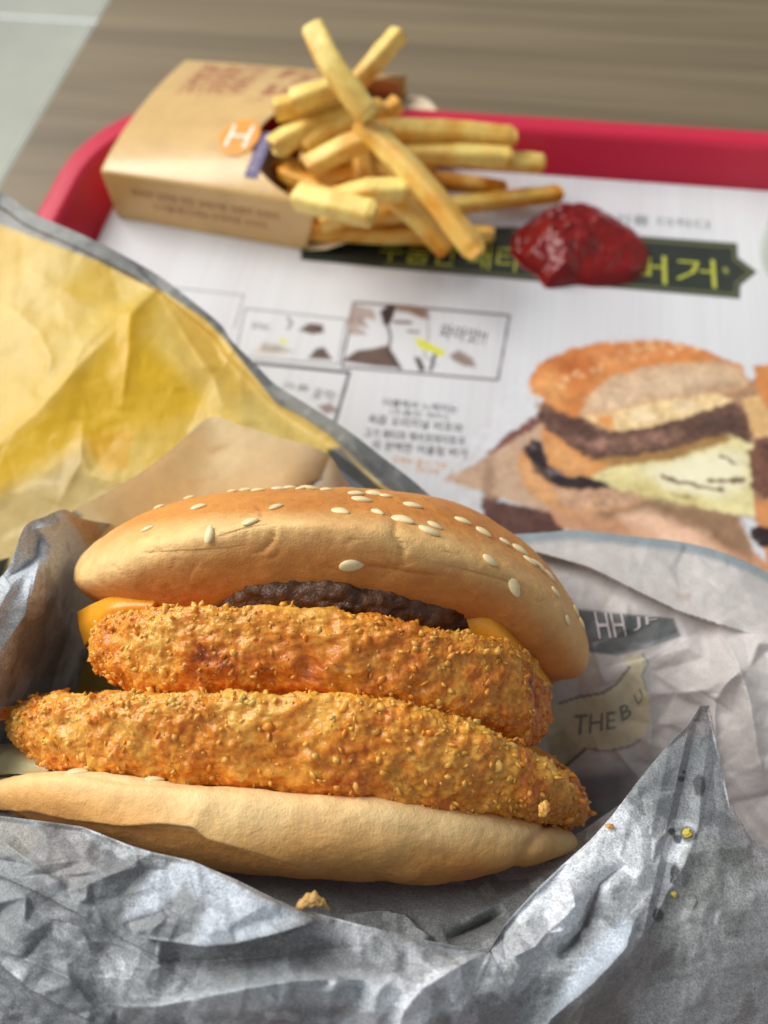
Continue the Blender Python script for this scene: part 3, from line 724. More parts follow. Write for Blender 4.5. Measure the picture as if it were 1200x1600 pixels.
SEEDS = [(231, 827, 0, .85), (310, 793, 15, 1.0), (328, 835, 95, 1.1), (391, 816, 40, .95), (432, 793, 80, .95), (244, 790, 20, .8), (294, 777, 10, .8),
         (362, 767, 5, .7), (383, 765, 5, .9), (403, 767, 0, .9), (436, 765, 5, 1.0), (452, 763, 15, .9), (483, 764, 0, 1.2), (510, 766, 0, .8),
         (556, 772, 5, 1.0), (565, 782, -4, 1.25), (585, 772, -25, 1.1), (603, 776, -10, .8), (532, 800, -60, 1.15), (590, 801, -80, .9), (645, 791, -6, 1.2),
         (629, 813, -50, 1.35), (670, 831, -32, 1.3), (679, 822, -45, .95), (550, 882, 0, 1.45), (723, 815, -28, 1.1), (755, 832, -30, 1.1), (789, 848, -30, .9),
         (812, 860, -20, 1.2), (827, 877, -55, 1.0), (843, 886, -55, 1.0), (858, 900, -60, 1.0), (765, 877, -20, 1.05), (803, 918, -60, 1.2), (867, 926, -20, .9),
         (886, 970, -35, .8), (899, 955, -65, .9), (908, 975, -75, .9), (470, 764, -8, .7), (836, 880, -40, .8)]
for k, (sx, sy, an, sz) in enumerate(SEEDS):
    add_seed(sx, sy, an+rnd.uniform(-6, 6), sz*0.93, top_bun, bvh_top, (500, 860), k)

# --- breaded hash brown patties
m_crumb = mat('fried_breading', vcol=True, rough=0.30, spec=0.55, sss=0.5, sss_r=(1, .38, .08), sss_scale=0.004,
              noise=(900, .22), bump=[(2200, .00014)])
m_flake = mat('crisp_crumb', vcol=True, rough=0.32, spec=0.45, sss=0.5, sss_r=(1, .5, .15), sss_scale=0.002)
def breading_colour(W, seed, red=0.0, hgt=0.0):
    a = fbm(W*70, 4, seed); b_ = fbm(W*200, 3, seed+5); wl, wid = worley(W*330, seed+2); wl2, wid2 = worley(W*1100, seed+3)
    pale, gold, amber, brown = lin((238, 178, 78)), lin((230, 146, 44)), lin((208, 110, 28)), lin((150, 68, 22))
    t = np.clip(0.36+red+0.52*a+0.34*b_+0.22*(wid-0.5)+0.24*(wid2-0.5)+hgt, 0, 1)
    c = np.empty(t.shape+(3,))
    for i in range(3): c[..., i] = np.interp(t, [0, .42, .76, 1.0], [pale[i], gold[i], amber[i], brown[i]])
    return c
def breaded(name, geo, seed, label, red=0.0, ncrumb=2600):
    XX, HH, DD, phi, psi = geo
    W = finish(XX, HH, DD); cen = W.reshape(-1, 3).mean(0); nrm = out_normals(W, cen)
    wl, wid = worley(W*230, seed+7); wl3, _ = worley(W*620, seed+8); wl4, _ = worley(W*1500, seed+8)
    dsp = 0.0013*fbm(W*60, 2, seed)+0.0008*(0.55-wl)+0.0009*fbm(W*320, 2, seed+2)+0.00055*(0.5-wl3)+0.00026*(0.5-wl4)+0.00012*fbm(W*1700, 2, seed+4)
    W = W+nrm*dsp[..., None]
    loc = fbm(W*300, 3, seed+2)+.5*(0.5-wl3)
    by_ = proj(W)[1]; lowr = np.clip((W*0).sum(-1)+(HH.mean(0)[None]-HH)/0.008, -1, 1)
    cl = breading_colour(W, seed, red, 0.12*lowr-0.14*loc)
    # crests of the crust fry darker or paler than the pits
    cl = cl*(1+0.16*np.clip(fbm(W*1300, 2, seed+44), -1, 1))[..., None]
    o = mesh_obj(name, W, grid_faces(len(psi), len(phi), True), m_crumb, burger, cl)
    if label: o['label'] = label
    # loose crumb flakes
    rs = np.random.RandomState(seed)
    fm = np.argwhere((DD < geo[2].mean()+0.012)); sel = fm[rs.randint(0, len(fm), ncrumb)]
    nn = grid_normals(W); nn *= np.sign((nn*nrm).sum(-1))[..., None]
    ico = bmesh.new(); bmesh.ops.create_icosphere(ico, subdivisions=1, radius=1)
    iv = np.array([v.co[:] for v in ico.verts]); ico.verts.index_update(); jf = np.array([[v.index for v in f.verts] for f in ico.faces]); ico.free()
    VV = []; FF = []; CC = []; base_i = 0
    for (i, j) in sel:
        p = W[i, j]; n = nrm[i, j]
        sz = 0.00018+0.00095*rs.rand()**5
        q = iv*(1+0.5*(rs.rand(len(iv), 1)-0.5)*1.6)
        A = np.linalg.qr(rs.randn(3, 3))[0]; q = (q*np.array([1, rs.uniform(.5, 1), rs.uniform(.25, .6)]))@A
        VV.append(p+n*sz*rs.uniform(-.4, .3)+q*sz); FF.append(jf+base_i); base_i += len(iv)
        t = rs.rand(); c = lin((255, 214, 128))*(1-t)+lin((230, 134, 44))*t
        c = 0.35*c+0.65*cl[i, j]; CC.append(np.repeat(c[None], len(iv), 0))
    c = mesh_obj('breadcrumb_flakes', np.vstack(VV), np.vstack(FF), m_flake, o, np.vstack(CC), smooth=False); c['kind'] = 'stuff'
    c.location = (0, 0, 0)
    return o, W
g1 = disc_geo(166, 852, 0.176, 0.034, None,
    [(142, 972), (156, 946), (220, 934), (290, 937), (330, 934), (400, 936), (500, 944), (600, 957), (700, 978), (770, 990), (830, 1012), (858, 1035)],
    [(142, 1040), (160, 1068), (250, 1078), (400, 1080), (480, 1085), (560, 1098), (640, 1122), (760, 1160), (830, 1180), (858, 1180)],
    0.0080, 0.007, 0.20, 0.20, 900, 260, 6, back=-0.012, ey=0.8, rho=(.0032, .0042), pe=.72)
upper_patty, Wup = breaded('upper_hash_brown', g1, 31, 'redder upper hash brown patty in coarse crumb coating', 0.07, 4200)
lowtop = [(25, 1095), (60, 1078), (130, 1070), (300, 1070), (430, 1068), (560, 1072), (640, 1095), (760, 1130), (850, 1170), (900, 1205), (914, 1225)]
lowbot = [(25, 1180), (80, 1200), (150, 1205), (300, 1216), (450, 1236), (600, 1248), (760, 1265), (850, 1285), (914, 1300)]
g2 = disc_geo(36, 908, 0.174, 0.036, None, lowtop, lowbot, 0.0115, 0.0075, 0.22, 0.22, 1000, 260, 6, back=-0.012, ey=0.8, rho=(.0038, .0038), pe=.82)
lower_patty, Wlo = breaded('lower_hash_brown', g2, 57, 'paler golden lower hash brown patty in fine crumb coating', -0.03, 4600)
# brown tail of crust sticking out at the left end
bm = bmesh.new(); bmesh.ops.create_icosphere(bm, subdivisions=5, radius=1)
v = np.array([x.co[:] for x in bm.verts]); bm.verts.index_update(); f = np.array([[a.index for a in q.verts] for q in bm.faces]); bm.free()
tv = np.stack([v[:, 0]*0.0078*(1-0.25*v[:, 0]), v[:, 1]*0.0024*(1+0.5*v[:, 0])+v[:, 0]*0.0010, v[:, 2]*0.0030], -1)
tv *= (1+0.35*fbm(v*2.2, 3, 8)+0.22*fbm(v*7, 2, 5))[:, None]
cp = np.array([(66-600)/FPX*.162, -(1108-800)/FPX*.162, -.162])
tw = (tv+cp)@RW.T+CW
o = mesh_obj('crust_tail', tw, f, m_crumb, lower_patty, breading_colour(tw, 91, 0.12)); o.location = (0, 0, 0)

# --- beef patty
m_beef = mat('grilled_beef', vcol=True, rough=0.32, spec=0.55, bump=[(900, .0005), (2600, .0002)], noise=(500, .4))
g3 = disc_geo(250, 800, 0.178, 0.0315, None,
    [(250, 935), (290, 905), (345, 878), (450, 872), (600, 892), (700, 915), (760, 940), (800, 985)],
    [(250, 985), (345, 965), (450, 965), (600, 985), (700, 1000), (800, 1050)], 0.006, 0.006, 0.3, 0.3, 420, 90, 5, back=-0.012, ey=0.75)
W = finish(*g3[:3]); nrm = out_normals(W, W.reshape(-1, 3).mean(0)); wl, _ = worley(W*420, 3)
W = W+nrm*(0.0013*fbm(W*150, 4, 8)+0.0012*(0.5-wl))[..., None]
k = np.clip(.5+fbm(W*260, 3, 4), 0, 1)[..., None]
mesh_obj('beef_patty', W, grid_faces(90, 420, True), m_beef, burger, lin((70, 42, 26))*(1-k)+lin((112, 76, 50))*k)

# --- cheese
m_cheese = mat('orange_cheese', lin((240, 160, 38)), 0.34, 0.5, sss=0.4, sss_r=(1, .55, .12), sss_scale=0.004, noise=(90, .10), bump=[(160, .0006)])
def ribbon(name, ctrl, thick, m, nu=60, nv=24, parent=burger, disp=0.0):
    c = np.array(ctrl, float); g = crom(crom(c, np.linspace(0, c.shape[0]-1, nv), 0), np.linspace(0, c.shape[1]-1, nu), 1)
    Wp = P(g[..., 0], g[..., 1], g[..., 2]); o = mesh_obj(name, Wp, grid_faces(nv, nu), m, parent)
    s = o.modifiers.new('thick', 'SOLIDIFY'); s.thickness = thick; s.offset = 0
    b_ = o.modifiers.new('round', 'BEVEL'); b_.width = thick*0.35; b_.segments = 2; b_.limit_method = 'ANGLE'
    return o
ribbon('cheese_corner', [[(124, 957, .170), (150, 944, .165), (186, 933, .160), (260, 930, .158)],
                         [(128, 982, .168), (146, 968, .163), (176, 952, .158), (240, 948, .156)],
                         [(136, 1007, .168), (148, 994, .164), (166, 975, .160), (230, 972, .158)]], 0.0012, m_cheese)
ribbon('cheese_slice', [[(700, 930, .160), (740, 940, .160), (770, 958, .166), (792, 972, .175)],
                        [(720, 950, .157), (762, 958, .1570), (800, 990, .1625), (824, 1008, .173)],
                        [(735, 985, .156), (785, 995, .1550), (826, 1028, .1605), (844, 1040, .172)],
                        [(750, 1015, .157), (805, 1035, .1560), (852, 1068, .1610), (862, 1076, .172)]], 0.0009, m_cheese)
m_sauce = mat('pale_cheese', lin((236, 224, 176)), 0.3, sss=0.4, sss_scale=0.004, bump=[(200, .0005)])
ribbon('melted_cheese', [[(-40, 1168, .172), (30, 1166, .166), (60, 1178, .161), (90, 1196, .158)],
                         [(-40, 1185, .168), (20, 1182, .162), (50, 1192, .157), (80, 1202, .155)],
                         [(-40, 1215, .167), (10, 1210, .161), (40, 1210, .157), (70, 1212, .156)]], 0.0010, m_sauce)

# --- bottom bun
bt = [(-25, 1212), (10, 1195), (60, 1187), (150, 1192), (240, 1206), (450, 1229), (600, 1238), (760, 1256), (850, 1277), (905, 1292)]
bb = [(-25, 1262), (0, 1275), (110, 1290), (150, 1310), (280, 1350), (400, 1370), (560, 1382), (650, 1398), (720, 1404), (800, 1392), (860, 1376), (905, 1352)]
XX, HH, DD, phi, psi = disc_geo(-22, 907, 0.172, 0.038, None, bt, bb, 0.006, 0.008, 0.42, 0.62, 700, 260, 4, back=-0.014, ey=0.9, rho=(.0060, .0120))
W = finish(XX, HH, DD); nrm = out_normals(W, W.reshape(-1, 3).mean(0)); bx, by = proj(W)
disp = 0.0006*fbm(W*60, 3, 13)+0.0002*fbm(W*260, 3, 14)+0.00007*fbm(W*1100, 2, 15)
fm = DD < 0.172
# overlapping soft fold: the pale upper roll bulges over the browner base
d, sd, arc = seg_dist(bx, by, [(0, 1262), (60, 1262), (120, 1272), (200, 1284), (255, 1284), (305, 1290), (325, 1305), (400, 1328), (470, 1352)])
disp += (0.0020*np.exp(-d/26)*sstep(-4, 5, d*sd)-0.0003*np.exp(-d/9)*sstep(5, -4, d*sd))*fm*np.sin(np.pi*np.clip(arc*0.9+.08, 0, 1))**.5
d, sd, arc = seg_dist(bx, by, [(20, 1206), (120, 1208), (200, 1222), (300, 1224), (420, 1240)])
disp -= 0.0005*np.exp(-(d/7)**2)*fm*np.sin(np.pi*np.clip(arc, 0, 1))
d, sd, arc = seg_dist(bx, by, [(860, 1270), (838, 1310), (812, 1350), (790, 1378)])
disp -= 0.0006*np.exp(-(d/8)**2)*fm
d, sd, arc = seg_dist(bx, by, [(600, 1372), (640, 1345), (670, 1335), (700, 1345)])
disp -= 0.0006*np.exp(-(d/22)**2)*fm
W = W+nrm*disp[..., None]
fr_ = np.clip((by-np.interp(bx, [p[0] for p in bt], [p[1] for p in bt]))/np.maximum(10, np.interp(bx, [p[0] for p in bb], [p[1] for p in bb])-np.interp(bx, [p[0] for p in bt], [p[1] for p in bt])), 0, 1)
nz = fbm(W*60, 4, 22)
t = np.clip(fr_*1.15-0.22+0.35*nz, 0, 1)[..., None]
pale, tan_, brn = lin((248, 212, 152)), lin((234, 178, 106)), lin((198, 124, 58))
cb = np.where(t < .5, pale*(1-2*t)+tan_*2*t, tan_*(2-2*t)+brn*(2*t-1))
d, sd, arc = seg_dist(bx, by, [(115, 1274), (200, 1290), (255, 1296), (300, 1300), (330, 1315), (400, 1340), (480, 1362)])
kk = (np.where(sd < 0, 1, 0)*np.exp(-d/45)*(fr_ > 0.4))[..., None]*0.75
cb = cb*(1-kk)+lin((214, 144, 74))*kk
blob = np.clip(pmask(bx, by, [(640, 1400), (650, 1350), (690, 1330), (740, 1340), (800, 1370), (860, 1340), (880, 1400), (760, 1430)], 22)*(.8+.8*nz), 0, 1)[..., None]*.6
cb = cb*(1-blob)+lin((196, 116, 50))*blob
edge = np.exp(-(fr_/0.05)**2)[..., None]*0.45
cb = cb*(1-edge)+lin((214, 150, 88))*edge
cb *= (1+0.05*fbm(W*600, 2, 34))[..., None]
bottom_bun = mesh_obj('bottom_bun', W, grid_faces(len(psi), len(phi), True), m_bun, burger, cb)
bvh_bot = BVHTree.FromPolygons([tuple(v) for v in W.reshape(-1, 3)], grid_faces(len(psi), len(phi), True).tolist())
add_seed(122, 1206, 10, 1.1, bottom_bun, bvh_bot, (450, 1290), 1, 0.0002); add_seed(241, 1219, -10, 1.0, bottom_bun, bvh_bot, (450, 1290), 2, 0.0001)
#@@WRAP
# ------------------------------------------------------------------ crumpled wrapper
RX0, RY0, RSTEP = -260, 120, 3
RWD, RHT = 600, 560            # raster covers the sheet's own unfolded plane
def blur(a, r):
    if r < 1: return a
    k = np.ones(2*r+1)/(2*r+1)
    for ax in (0, 1):
        a = np.apply_along_axis(lambda m: np.convolve(np.pad(m, r, mode='edge'), k, 'valid'), ax, a)
    return a
def facet_raster(cell, seed, soft=1, stretch=(1, 1), rot=0.0):
    """piecewise flat crumple: random heights on a jittered triangulation, creases along its edges"""
    rs = np.random.RandomState(seed)
    w, h = RWD*RSTEP, RHT*RSTEP
    ca, sa = math.cos(rot), math.sin(rot)
    D_ = math.hypot(w, h); nn_ = int(D_/cell)+3; pts = []
    for i in range(-1, nn_):
        for j in range(-1, nn_):
            x = (i+rs.uniform(-.1, .9))*cell*stretch[0]-D_*stretch[0]*.5; y = (j+rs.uniform(-.1, .9))*cell*stretch[1]-D_*stretch[1]*.5
            X_, Y_ = ca*x-sa*y+w/2, sa*x+ca*y+h/2
            if -2*cell < X_ < w+2*cell and -2*cell < Y_ < h+2*cell: pts.append((X_, Y_))
    r = geometry.delaunay_2d_cdt([Vector(p) for p in pts], [], [], 0, 1e-4)
    vs = np.array([v[:] for v in r[0]]); hz = rs.uniform(-1, 1, len(vs))
    out = np.zeros((RHT, RWD))
    for t in r[2]:
        a, b_, c = vs[t[0]]/RSTEP, vs[t[1]]/RSTEP, vs[t[2]]/RSTEP
        x0, x1 = max(0, int(min(a[0], b_[0], c[0]))), min(RWD-1, int(max(a[0], b_[0], c[0]))+1)
        y0, y1 = max(0, int(min(a[1], b_[1], c[1]))), min(RHT-1, int(max(a[1], b_[1], c[1]))+1)
        if x1 <= x0 or y1 <= y0: continue
        yy, xx = np.mgrid[y0:y1+1, x0:x1+1]
        den = (b_[1]-c[1])*(a[0]-c[0])+(c[0]-b_[0])*(a[1]-c[1])
        if abs(den) < 1e-9: continue
        l1 = ((b_[1]-c[1])*(xx-c[0])+(c[0]-b_[0])*(yy-c[1]))/den
        l2 = ((c[1]-a[1])*(xx-c[0])+(a[0]-c[0])*(yy-c[1]))/den; l3 = 1-l1-l2
        m = (l1 >= -1e-3) & (l2 >= -1e-3) & (l3 >= -1e-3)
        z = l1*hz[t[0]]+l2*hz[t[1]]+l3*hz[t[2]]
        sub = out[y0:y1+1, x0:x1+1]; sub[m] = z[m]
    return blur(out, soft)
def sample(r, px, py):
    x = np.clip((px-RX0)/RSTEP, 0, RWD-1.01); y = np.clip((py-RY0)/RSTEP, 0, RHT-1.01)
    i, j = x.astype(int), y.astype(int); fx, fy = x-i, y-j
    return (r[j, i]*(1-fx)+r[j, i+1]*fx)*(1-fy)+(r[j+1, i]*(1-fx)+r[j+1, i+1]*fx)*fy
FR_L = facet_raster(190, 1, 3, (1.5, .8), .3); FR_M = facet_raster(85, 2, 0, (1.4, .8), .5); FR_S = facet_raster(36, 3, 0, (1.3, .9), -.3); FR_T = facet_raster(16, 4, 0)

def ridge(px, py, poly, amp, w, mode='peak', w2=None, pw=1.0):
    """crease in the sheet. 'peak' sharp ridge; 'left'/'right' overlap: sheet lifted on that side of the line only"""
    d, sd, arc = seg_dist(px, py, poly)
    tp = np.clip(np.sin(np.pi*np.clip(arc, 0.0, 1.0)), 0, 1)**0.5
    if mode == 'peak':
        w2 = w2 or w
        return amp*np.exp(-(d/np.where(sd > 0, w, w2))**pw)*tp
    on = (sd > 0) if mode == 'left' else (sd < 0)
    return amp*np.exp(-(d/w)**pw)*tp*on
m_wrap = mat('wrapper_paper', vcol=True, rough=0.44, spec=0.42, translucent=0.25, speckle=(3000, .46), noise=(900, .14), bump=[(500, .00018), (2600, .00005)])
m_wrap_in = mat('wrapper_inner_paper', vcol=True, rough=0.45, spec=0.45, translucent=0.25, speckle=(2700, .12), noise=(300, .07), bump=[(400, .00015)])
m_wax = mat('waxed_yellow_paper', vcol=True, rough=0.36, spec=0.45, translucent=0.42, noise=(120, .06), bump=[(350, .00018)])
m_wrap_op = mat('wrapper_paper_opaque', vcol=True, rough=0.46, spec=0.4, translucent=0.03, speckle=(3000, .46), noise=(900, .14), bump=[(500, .00018)])  # same paper made nearly opaque, to deepen the shade beside and behind the burger
m_wax2 = mat('waxed_cream_paper', vcol=True, rough=0.4, spec=0.4, translucent=0.22, noise=(300, .06), bump=[(400, .0001)])
wrapper = tag(empty('burger_wrapper', tuple(P(500, 1400, .16))), 'crumpled grey printed burger wrapper with yellow waxed inside, folded round the burger', 'wrapper')
def sheet(name, rows, nv, nu, disp, colour, m, label=None, linear_u=False, tcol=None):
    c = np.array(rows, float)
    g = crom(c, np.linspace(0, c.shape[0]-1, nv), 0)
    tu = np.linspace(0, c.shape[1]-1, nu)
    if linear_u:
        i = np.clip(tu.astype(int), 0, c.shape[1]-2); f = (tu-i)[None, :, None]; g = g[:, i]*(1-f)+g[:, i+1]*f
    else: g = crom(g, tu, 1)
    px, py, d = g[..., 0], g[..., 1], g[..., 2]
    vv, uu = np.mgrid[0:1:nv*1j, 0:1:nu*1j]
    d = d-disp(px, py, uu, vv)
    W = P(px, py, d)
    cl = colour(px, py, uu, vv, W)
    o = mesh_obj(name, W, grid_faces(nv, nu), m, wrapper, cl)
    if label: o['label'] = label
    return o, (px, py, d)
def blend(c, m, k): return c*(1-m[..., None])+lin(k)*m[..., None]
def mottle(px, py, W, seed, lo=(150, 154, 156), mid=(182, 186, 188), hi=(208, 213, 216)):
    n = fbm(W*45+seed, 4, seed); n2 = fbm(W*160+seed, 3, seed+1)
    t = np.clip(0.5+1.0*n+0.35*n2, 0, 1)
    c = np.empty(t.shape+(3,))
    L_, M_, H_ = lin(lo), lin(mid), lin(hi)
    for i in range(3): c[..., i] = np.interp(t, [0, .38, .43, .57, .62, 1], [L_[i], L_[i], M_[i], M_[i], H_[i], H_[i]])
    # ghost of print from the other side
    w_, wid = worley(W*110+seed, seed+3)
    g = ((wid > .62) & (w_ < .33)).astype(float)*0.16
    return c*(1-g[..., None])

# --- back flap, yellow waxed inside
r_edge = [(-260, 150, .262), (-80, 258, .258), (10, 305, .255), (50, 332, .252), (125, 365, .248), (190, 397, .246), (250, 432, .243), (300, 470, .240), (345, 507, .238), (362, 532, .236), (400, 570, .233), (430, 600, .231), (480, 632, .228), (540, 670, .225), (600, 716, .222), (650, 755, .220), (700, 803, .218), (760, 880, .217)]
r_e = np.array(r_edge)
def shift(r, dx, dy, dd): q = r.copy(); q[:, 0] += dx; q[:, 1] += dy; q[:, 2] += dd; return q
low = np.array([(-260, 1300, .215), (-200, 1250, .214), (-150, 1230, .214), (-110, 1210, .213), (-70, 1190, .213), (-20, 1160, .212), (30, 1130, .212), (80, 1110, .212), (130, 1090, .212), (180, 1070, .212), (230, 1050, .212), (290, 1030, .212), (350, 1010, .212), (420, 1000, .212), (480, 990, .212), (540, 980, .212), (600, 970, .212), (680, 960, .212)])
rows = [r_e, shift(r_e, -6, 18, -.001), shift(r_e, -14, 38, -.001)] + [r_e*(1-t)+low*t+np.array([0, 0, -0.010*math.sin(math.pi*t)]) for t in (.2, .36, .52, .68, .84, 1)]
def d_back(px, py, u, v):
    s = sstep(0.06, 0.25, v)
    h = s*(0.0030*sample(FR_L, px, py)+0.0014*sample(FR_M, px, py))+(.25+.75*s)*0.00035*sample(FR_S, px, py)+0.0002*sample(FR_T, px, py)
    h += ridge(px, py, [(-80, 740), (0, 692), (60, 640), (130, 565), (190, 505), (248, 450)], .0052, 44, 'peak', 90)
    h += ridge(px, py, [(248, 450), (205, 490), (200, 560), (190, 640)], .0022, 18)
    h += ridge(px, py, [(100, 600), (130, 540), (175, 500), (240, 455)], .0012, 9)
    h += ridge(px, py, [(250, 460), (300, 540), (335, 590), (350, 640)], .0018, 22)
    h += ridge(px, py, [(365, 540), (350, 575), (290, 570), (240, 530)], .0012, 14)
    h += ridge(px, py, [(325, 655), (410, 660), (450, 672)], .0012, 12)
    h += ridge(px, py, [(0, 470), (60, 520), (80, 560), (60, 620)], .0014, 16)
    h += ridge(px, py, [(130, 660), (125, 720), (90, 790)], .0020, 18)
    h += ridge(px, py, [(200, 760), (140, 740), (120, 690)], .0014, 14)
    h += ridge(px, py, [(40, 420), (120, 470), (180, 470)], .0010, 16)
    return h
be_o = [(x, y) for x, y, _ in r_edge]
be_i = [(-260, 200), (-80, 300), (0, 352), (90, 386), (150, 408), (200, 433), (260, 460), (320, 500), (352, 532), (404, 598), (433, 634), (475, 655), (517, 684), (550, 717), (600, 763), (642, 785), (700, 850), (720, 900)]
def c_back(px, py, u, v, W):
    n = fbm(W*60, 4, 40)
    c = np.ones(px.shape+(3,))*lin((242, 206, 92))
    c = blend(c, np.clip(.5+1.2*n, 0, 1)*.5, (248, 228, 158))
    sat = pmask(px, py, [(-80, 800), (-40, 720), (60, 640), (150, 545), (245, 448), (252, 470), (215, 520), (262, 560), (320, 610), (338, 650), (240, 668), (150, 690), (60, 735), (0, 770)], 26)
    c = blend(c, sat*.85, (244, 198, 30))
    sat = pmask(px, py, [(-80, 350), (0, 340), (60, 390), (20, 420), (-80, 500)], 20); c = blend(c, sat*.5, (236, 190, 50))
    sat = pmask(px, py, [(252, 455), (330, 505), (400, 600), (360, 640), (330, 600), (280, 540)], 22); c = blend(c, sat*.55, (234, 186, 60))
    sat = pmask(px, py, [(140, 675), (210, 670), (200, 730), (165, 740), (140, 705)], 6); c = blend(c, sat*.8, (240, 184, 40))
    crm = pmask(px, py, [(-80, 800), (0, 775), (80, 735), (130, 690), (135, 740), (180, 760), (240, 740), (200, 800), (100, 830), (20, 900), (-80, 1000)], 14)
    c = blend(c, crm*.6, (216, 192, 140))
    out = sstep(-6, 3, py-np.interp(px, [p[0] for p in be_i], [p[1] for p in be_i]))
    g = mottle(px, py, W, 44, (120, 124, 124), (140, 144, 142), (158, 160, 156))
    c = g*(1-out[..., None])+c*out[..., None]
    dk = pmask(px, py, [(512, 702), (532, 700), (560, 730), (610, 775), (640, 800), (560, 860), (500, 800)], 4)
    strk = (np.sin((px*0.75-py)*0.16) > 0.2)*0.5
    c = blend(c, dk, (96, 98, 98)); c = blend(c, dk*strk, (150, 160, 168))
    return c
sheet('back_flap', rows, 230, 330, d_back, c_back, m_wax, 'yellow waxed flap rising behind the burger with a grey outer border')

# --- cream folded flap right behind the bun
top = [(85, 832, .196), (112, 800, .198), (160, 772, .2), (215, 742, .202), (270, 700, .204), (325, 653, .206), (375, 664, .206), (430, 681, .206), (480, 695, .206), (515, 712, .206), (535, 742, .208), (560, 775, .21)]
bot = [(140, 850, .204), (165, 860, .206), (200, 865, .208), (250, 870, .21), (300, 870, .212), (350, 870, .212), (400, 870, .212), (440, 870, .212), (480, 870, .212), (520, 870, .212), (560, 870, .212), (600, 870, .212)]
top, bot = np.array(top), np.array(bot)
def d_crm(px, py, u, v):
    h = 0.0008*sample(FR_M, px, py)+0.0003*sample(FR_S, px, py)
    h += ridge(px, py, [(325, 653), (270, 702), (215, 744), (112, 802)], .0012, 14)
    h += ridge(px, py, [(515, 712), (500, 745), (470, 775), (450, 790)], -.0018, 9)
    return h
def c_crm(px, py, u, v, W):
    n = fbm(W*90, 4, 50)
    c = np.ones(px.shape+(3,))*lin((255, 244, 204)); c = blend(c, np.clip(.4+n, 0, 1)*.5, (252, 236, 188))
    g = sstep(455, 520, px+0.4*(py-700)); c = blend(c, g*.7, (150, 144, 132))
    d, _, _ = seg_dist(px, py, [(503, 748), (482, 757), (465, 775), (452, 800)]); c = blend(c, (d < 2.2)*.7, (90, 100, 120))
    g = pmask(px, py, [(80, 830), (112, 796), (128, 805), (118, 845)], 6); c = blend(c, g, (150, 156, 162))
    return c
sheet('cream_fold', [top]+[top*(1-t)+bot*t for t in (.35, .7, 1)], 80, 200, d_crm, c_crm, m_wax2, 'cream coloured fold peaking behind the bun')

# --- left side, grey, diving down into the dark beside the burger
rows = [
 [(-260, 1010, .150), (-90, 965, .155), (-20, 918, .160), (14, 885, .163), (38, 824, .168), (68, 808, .174), (100, 796, .182), (122, 808, .190), (150, 815, .198), (200, 822, .208)],
 [(-260, 1040, .149), (-90, 985, .153), (-20, 936, .158), (20, 905, .161), (52, 860, .168), (76, 845, .172), (105, 835, .184), (130, 840, .196), (160, 850, .206), (210, 860, .216)],
 [(-260, 1080, .147), (-90, 1020, .150), (-20, 975, .154), (24, 945, .159), (60, 905, .164), (88, 890, .172), (114, 890, .184), (134, 900, .198), (160, 905, .210), (210, 910, .222)],
 [(-260, 1130, .145), (-90, 1075, .147), (-20, 1040, .152), (20, 1020, .157), (56, 990, .166), (84, 970, .176), (110, 962, .190), (132, 960, .204), (160, 960, .216), (210, 965, .228)],
 [(-260, 1180, .144), (-90, 1135, .148), (-20, 1110, .155), (20, 1090, .164), (56, 1065, .176), (84, 1045, .188), (110, 1035, .200), (132, 1030, .212), (160, 1030, .222), (210, 1030, .232)],
 [(-260, 1240, .146), (-90, 1200, .156), (-20, 1180, .168), (20, 1160, .178), (56, 1140, .190), (84, 1125, .200), (110, 1110, .210), (132, 1100, .220), (160, 1100, .228), (210, 1100, .235)],
 [(-260, 1300, .155), (-90, 1290, .17), (-20, 1280, .185), (20, 1260, .195), (56, 1240, .205), (84, 1220, .212), (110, 1210, .22), (132, 1200, .228), (160, 1200, .235), (210, 1200, .24)]]
def d_left(px, py, u, v):
    h = 0.0016*sample(FR_M, px+300, py)+0.0007*sample(FR_S, px, py)+0.0002*sample(FR_T, px, py)
    h += ridge(px, py, [(40, 826), (60, 840), (58, 870), (30, 890), (10, 905)], -.0030, 10)
    h += ridge(px, py, [(122, 800), (80, 822), (44, 828)], .0016, 8)
    h += ridge(px, py, [(62, 845), (60, 880), (50, 930), (90, 990)], .0016, 10)
    h += ridge(px, py, [(75, 925), (100, 970), (120, 1010)], .0018, 9)
    h += ridge(px, py, [(0, 1020), (40, 960), (48, 900)], .0014, 12)
    return h
def c_left(px, py, u, v, W):
    c = mottle(px, py, W, 60, (126, 132, 138), (160, 167, 173), (190, 197, 203))
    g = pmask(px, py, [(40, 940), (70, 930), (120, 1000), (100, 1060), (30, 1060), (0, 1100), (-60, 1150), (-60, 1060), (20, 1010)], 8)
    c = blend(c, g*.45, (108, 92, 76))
    g = pmask(px, py, [(100, 800), (122, 795), (150, 815), (160, 840), (140, 860), (122, 830)], 5); c = blend(c, g*.8, (200, 166, 118))
    return c
sheet('left_fold', rows, 230, 200, d_left, c_left, m_wrap_op, 'grey fold twisting down into the dark gap at the left of the burger')

